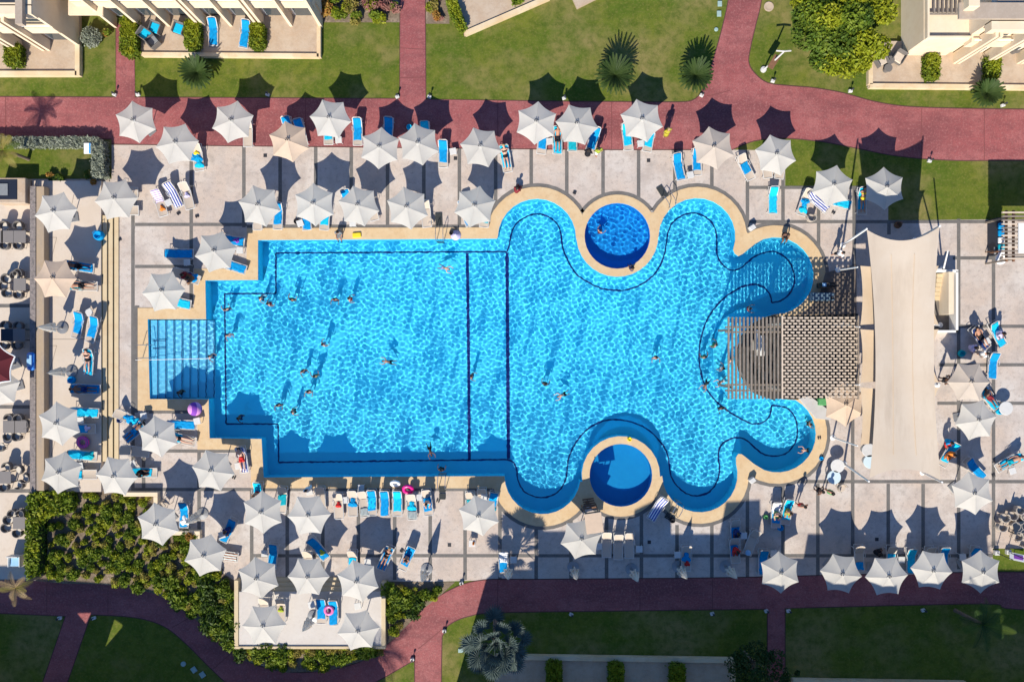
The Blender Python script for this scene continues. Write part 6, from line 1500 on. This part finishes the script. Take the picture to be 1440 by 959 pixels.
# grey green hedge of the left enclosure
SV = [LEAF['silver'], LEAF['silver'], LEAF['sago']]
clipped('hedge', 'long grey green hedge along the lower side of the left path', [(-200, 197), (140, 197), (152, 203), (152, 209), (-200, 208)], .75, SV, .09, 260)
clipped('hedge', 'short grey green hedge closing the enclosure on its right side', [(138, 210), (153, 210), (154, 252), (138, 252)], .85, SV, .09, 260)
t = shrub('shrub', 'round silver grey shrub beside the small path at the upper left', .85, .9, [LEAF['silver'], LEAF['silver']], 2600, .07, clumps=16); t.location = P(131, 56, 0)
t = shrub('shrub', 'small yellow flowered shrub right of the silver round one', .42, .6, [LEAF['orange'], LEAF['yellow'], LEAF['fresh']], 700, .08); t.location = P(152, 50, 0)
# flowering shrubs at the top by the small path
for i, (x, y, r_, ms, l) in enumerate([(458, 14, .75, ['orange', 'fresh'], 'leftmost orange flowered'), (476, 22, .7, ['fresh', 'bright'], 'yellow green low'), (495, 9, .8, ['bright', 'yellow'], 'bright yellow'), (503, 27, .6, ['fresh', 'yellow'], 'small yellow green'), (520, 12, .7, ['rosy', 'bright'], 'pink and yellow'), (533, 26, .65, ['fresh', 'bright'], 'leafy green'), (541, 8, .7, ['rosy', 'rosy'], 'rosy pink'), (554, 14, .55, ['rosy', 'fresh'], 'rightmost pink'), (468, 2, .6, ['green', 'fresh'], 'dark green upper'), (512, -6, .8, ['rosy', 'green'], 'pink topmost'), (606, 12, .6, ['bright', 'yellow'], 'yellow flowered right of the small path'), (616, 26, .45, ['rosy', 'orange'], 'russet right of the small path'), (612, -4, .6, ['rosy', 'bright'], 'rosy topmost right of the small path')]):
    t = shrub('flowering_shrub', l + ' shrub in the flower bed at the top centre', r_, r_ * 1.1, [LEAF[m] for m in ms], 900, .10, clumps=9); t.location = P(x, y, 0)
# green hedge at the left bed corner
clipped('hedge', 'bushy bright green hedge corner below the lower wall parasol', [(50, 694), (56, 689), (106, 690), (111, 700), (108, 716), (78, 722), (66, 734), (66, 800), (52, 810), (47, 790)], 1.0, [LEAF['fresh'], LEAF['bright'], LEAF['fresh']], .15, 70)
# leafy shrubs filling the left planting bed and the border of the lower terrace
protos = [Proto(shrub('bed_shrub', 'shrub', r_, h_, [LEAF[a], LEAF[b]], int(n_ * (.15 / lf_) ** 1.5), lf_, clumps=9)) for (r_, h_, a, b, n_, lf_) in [(.52, .50, 'fresh', 'green', 300, .12), (.58, .60, 'green', 'fresh', 380, .16), (.48, .48, 'fresh', 'bright', 280, .10), (.62, .65, 'green', 'sago', 380, .13), (.42, .42, 'bright', 'yellow', 220, .09)]]
bedp = W(BED); rs = random.Random(5); placed = []
LBL = {0: 'leafy mid green shrub among its like in the planting beds', 1: 'deeper green leafy shrub among its like in the planting beds', 2: 'fresh green shrub among its like in the planting beds', 3: 'darkest green shrub among its like in the planting beds', 4: 'small yellow green shrub among its like in the planting beds'}
tries = 0
while len(placed) < 255 and tries < 9000:
    tries += 1; x, y = rs.uniform(60, 636), rs.uniform(694, 940)
    if 336 < x < 548 and 800 < y < 915: continue
    if 72 < x < 330 and False: pass
    if x < 112 and y < 738: continue
    if x < 72: continue
    if x > 540 and y > 818 + 0 and x > 590: 
        if y > 838: continue
    if not pip(np.array([x]), np.array([y]), BED)[0] or not pip(np.array([x]), np.array([y + 7]), BED)[0] or not pip(np.array([x + 7]), np.array([y]), BED)[0] or not pip(np.array([x]), np.array([y - 6]), BED)[0]: continue
    md = 10.2 if x < 330 and y < 815 else 9.2
    if any((x - a) ** 2 + (y - b) ** 2 < md * md for a, b in placed): continue
    placed.append((x, y)); k = rs.choice([0, 2, 2, 4, 4, 0] if x < 330 and y < 815 else [0, 1, 2, 1, 4, 0, 3])
    protos[k].put(P(x, y, 0.02), rs.uniform(0, 6.28), LBL[k], f'{("mid green", "dark green", "fresh green", "dense dark", "small yellow green")[k]} shrubs of the planting beds', rs.uniform(.72, 1.22))
for i in range(19):
    x, y = 345 + i * 10.6 + rs.uniform(-2, 2), 912 + rs.uniform(-2, 3); k = rs.choice([0, 2, 1, 4])
    protos[k].put(P(x, y, 0.02), rs.uniform(0, 6.28), LBL[k], f'{("mid green", "dark green", "fresh green", "dense dark", "small yellow green")[k]} shrubs of the planting beds', rs.uniform(1.0, 1.3))
for p_ in protos: p_.drop()
# small planting in the hedge enclosure
for (x, y, a, b, l) in [(75, 249, 'orange', 'dark', 'russet'), (88, 251, 'green', 'dark', 'dark'), (129, 247, 'yellow', 'green', 'yellow'), (146, 214, 'green', 'sago', 'green')]:
    t = shrub('shrub', l + ' low shrub at the foot of the hedge enclosure', .38, .5, [LEAF[a], LEAF[b]], 420, .09); t.location = P(x, y, 0)
t = thing('planter', 'dark round flower pot beside the parasol at the top of the steps', 'plant pot', P(136, 258, 0)); MB().lathe([(.14, 0), (.2, .3), (.19, .36), (.15, .33), (0, .32)], 14).build('pot', BROWNW, t); v, f = leaf_quads(blob_points(160, (0, 0, .45), (.22, .22, .15))[0], .08); leaves_obj('foliage', [(v, f, 0)], [LEAF['orange']], t)
t = thing('planter', 'orange flowers in a pot at the rim of the bed by the small planter wall', 'plant pot', P(271, 752, .0)); MB().lathe([(.16, 0), (.24, .4), (.22, .46), (.18, .42), (0, .4)], 14).build('pot', BROWNW, t); v, f = leaf_quads(blob_points(220, (0, 0, .55), (.3, .3, .18))[0], .09); leaves_obj('foliage', [(v, f, 0)], [LEAF['orange']], t)

# ================================================================== garden lights, sign, villa furniture
def make_bollard():
    t = thing('garden_light', 'garden light', 'garden light'); MB().box((0, 0, .12), (.34, .26, .24), bev=.03).build('base', PLASTIC, t); MB().tube([(.04, .05, .2), (.04, .05, .55)], .035, 8).build('post', DARK, t); MB().lathe([(.07, .5), (.09, .56), (.09, .65), (0, .68)], 12, c=(.04, .05, 0)).build('lamp', DARK, t); return t
bl = Proto(make_bollard()); GBL = 'garden lights along the red paths'
for (x, y, l) in [(162, 134, 'left of the small path mouth at the upper left'), (195, 134, 'right of the small path mouth at the upper left'), (377, 134, 'at the lawn edge above the third path parasol'), (559, 137, 'left of the central small path mouth'), (604, 137, 'right of the central small path mouth'), (793, 139, 'at the lawn edge between two parasol shadows'), (986, 135, 'beside the sago palm at the branching path'), (1086, 115, 'below the statue like signpost at the branching path'), (1195, 129, 'at the lawn edge left of the top right terrace'), (1409, 149, 'beside the small sago palm at the top right'), (1306, 227, 'at the lower edge of the right red path'), (85, 868, 'left of the lower left branch path'), (133, 868, 'right of the lower left branch path'), (803, 863, 'at the shaded lawn edge below the lower red path'), (1001, 862, 'right of the previous one along the shaded lawn'), (1077, 858, 'left of the small shaded path mouth'), (1108, 858, 'right of the small shaded path mouth'), (1297, 857, 'at the shaded lawn edge on the lower right'), (625, 886, 'at the path fork beside the fan palm'), (580, 926, 'at the tip of the lawn triangle at the bottom'), (649, 819, 'at the bend between bushes and lower path')]:
    bl.put(P(x, y, 0), rnd.uniform(-.5, .5), 'white and dark garden light ' + l, GBL, .8)
def make_post():
    t = thing('post_light', 'post', 'post'); MB().box((0, 0, .14), (.32, .32, .28), bev=.02).build('base', PLASTIC, t); MB().tube([(0, 0, .28), (0, 0, 1.9)], .03, 8).build('post', DARK, t); return t
pp_ = Proto(make_post())
for (x, y, l) in [(1399.5, 776, 'left'), (1416, 775, 'right')]: pp_.put(P(x, y, 0), 0, l + ' one of two thin dark posts in white blocks at the lower right lawn', 'post lights')
t = thing('sign_board', 'low tilted sign board with a purple panel on the small lawn at the right edge', 'sign', P(1424, 784, 0), R(-12)); MB().box((0, 0, .5), (1.15, .5, .04), Matrix.Rotation(R(-20), 4, 'X')).build('board', WHITE, t); MB().box((.05, .0, .535), (.65, .28, .02), Matrix.Rotation(R(-20), 4, 'X')).build('panel', FAB['purple'], t); MB().tube([(0, 0, 0), (0, 0, .5)], .03, 6).build('post', DARK, t)
t = thing('sign_board', 'white sign board with a blue strip standing in the hedge enclosure', 'sign', P(132, 213, 0)); MB().box((0, 0, .8), (.5, .75, .05), bev=.01).build('board', WHITE, t); MB().box((.17, 0, .83), (.1, .7, .02)).build('strip', FAB['blue'], t); MB().tube([(0, 0, 0), (0, 0, .8)], .04, 6).build('post', POLE, t)
# signpost with a slanting board and cross arm by the branching path
t = thing('signpost', 'white signpost with cross arms and a brown slanting board by the branching path', 'sign', P(1079, 96, 0), R(0))
b = MB(); b.tube([(-.25, -.1, 0), (.1, .1, 1.0), (.42, .35, 2.1)], .06, 8); b.build('post', PLASTIC, t); b = MB(); b.tube([(-.1, .42, 2.1), (.42, .35, 2.2), (.9, .42, 2.1)], .055, 8); b.build('cross_arm', PLASTIC, t)
b = MB(); b.box((.05, .05, 1.15), (.42, 1.0, .06), Matrix.Rotation(R(-32), 4, 'Z')); b.build('board', BROWNW, t); b = MB(); b.lathe([(0, 0), (.22, 0), (.2, .12), (0, .16)], 14, c=(-.28, -.12, 0)); b.build('foot', PLASTIC, t)
# utility boxes in the lawns
BOXM = mat('pale_green_box', (0.30, 0.42, 0.40), .6)
def ubox(x, y, w, d, l, rot=0, round_=False):
    b = MB()
    if round_: b.lathe([(w / 2, 0), (w / 2, .05), (w * .4, .07), (0, .07)], 18)
    else: b.box((0, 0, .04), (w, d, .08), bev=.015)
    o = b.build('valve_cover', BOXM); o.location = P(x, y, .008); o.rotation_euler.z = R(rot); tag(o, l, 'valve cover', 'valve covers in the lawns')
ubox(1012, 6, .3, .38, 'upper square valve cover beside the branching path'); ubox(1011, 20, .3, .4, 'lower square valve cover beside the branching path'); ubox(1007, 42, .28, .28, 'small round valve cover beside the branching path', 0, True); ubox(258, 933, .36, .36, 'round valve cover beside the lower left path', 0, True); ubox(273, 941, .36, .4, 'left square valve cover beside the lower left path', 35); ubox(285, 948, .36, .4, 'right square valve cover beside the lower left path', 35); ubox(648, 914, .36, .28, 'valve cover under the fan palm shadow'); ubox(1417, 8, .1, .1, 'tiny valve cover on the roof edge lawn')
b = MB(); b.lathe([(.34, 0), (.34, .05), (.26, .055), (.26, .035), (0, .035)], 24); o = b.build('manhole_cover', [TERR, STONEW]); o.location = P(1081, 10, .006); tag(o, 'round stone ringed manhole cover in the lawn right of the branching path', 'manhole')
# patio furniture
def make_patio_chair(m, c):
    t = thing('patio_chair', 'chair', 'chair'); MB().box((0, 0, .36), (.66, .66, .12), bev=.03).build('cushion', c, t); b = MB(); b.box((0, .36, .5), (.74, .08, .62), bev=.02); b.box((-.36, 0, .36), (.07, .72, .5), bev=.02); b.box((.36, 0, .36), (.07, .72, .5), bev=.02); b.box((0, 0, .17), (.66, .66, .2)); b.build('frame', m, t); return t
pt = Proto(make_patio_chair(RAT, CUSH)); GPC = 'rattan patio chairs on the villa terraces'
for (x, y, a, c, l) in [(208, 52, 55, 'cyan', 'with a cyan towel, left on the terrace by the hedge'), (222, 43, -20, 'cyan', 'with a cyan towel, upper one by the hedge'), (219, 62, 130, 'grey', 'dark and empty below the two cyan ones'), (255, 44, -20, 'cyan', 'with a cyan towel beside the second hedge'), (1236, 88, 30, 'beige', 'left of two on the top right terrace'), (1260, 84, -32, 'beige', 'right of two on the top right terrace'), (1436, 64, -30, 'beige', 'at the right edge of the top right terrace')]:
    o = pt.put(P(x, y, .24), R(a), 'rattan patio chair ' + l, GPC)
    for ch in o.children:
        if ch.name.startswith('cushion'): override(ch, FAB[c])
for (x, y, l, nm) in [(1245, 99, 'dark round stool below the two rattan chairs', 'stool'), (1248, 88, 'small dark table between the two rattan chairs', 'small_table'), (1424, 73, 'dark round table beside the rattan chair at the right edge', 'small_table')]:
    t = thing(nm, l, nm.replace('_', ' '), P(x, y, .24)); MB().lathe([(0, .42), (.28, .42), (.29, .44), (.28, .47), (0, .47)], 18).build('seat' if nm == 'stool' else 'table_top', RAT, t); MB().lathe([(.2, 0), (.24, .42)], 14).build('base', RAT, t)
# ================================================================== light and camera
SUN_DIR = Vector((math.sin(AZ) * math.cos(EL), math.cos(AZ) * math.cos(EL), -math.sin(EL)))
Ls = bpy.data.lights.new('sun', 'SUN'); Ls.energy = 5.0; Ls.angle = R(0.53); Ls.color = (1.0, 0.93, 0.80); Ls.cycles.is_caustics_light = True
so = bpy.data.objects.new('sun', Ls); COL.objects.link(so); so.rotation_euler = SUN_DIR.to_track_quat('-Z', 'Y').to_euler(); so.location = (-10, -40, 40)
wd = bpy.data.worlds.new('World'); sc.world = wd; wd.use_nodes = True
nt = wd.node_tree; bg = nt.nodes['Background']; sky = nt.nodes.new('ShaderNodeTexSky'); sky.sky_type = 'NISHITA'; sky.sun_disc = False
sky.sun_elevation = EL; sky.sun_rotation = math.atan2(-SUN_DIR.x, -SUN_DIR.y); sky.altitude = 0; sky.air_density = 1.0; sky.dust_density = 0.0; sky.ozone_density = 10.0
nt.links.new(sky.outputs[0], bg.inputs[0]); bg.inputs[1].default_value = 0.11
cam = bpy.data.cameras.new('camera'); co = bpy.data.objects.new('camera', cam); COL.objects.link(co)
co.location = (0, 0, CAM_H); cam.sensor_width = 36; cam.lens = 36 * CAM_H / 72.0; cam.clip_end = 3000; cam.clip_start = 1.0
sc.camera = co
sc.view_settings.view_transform = 'Standard'; sc.view_settings.look = 'None'; sc.view_settings.exposure = 0.42; sc.view_settings.gamma = 1.0
sc.cycles.use_denoising = True
sc.cycles.max_bounces = 8; sc.cycles.transmission_bounces = 6; sc.cycles.diffuse_bounces = 3; sc.cycles.sample_clamp_indirect = 6.0
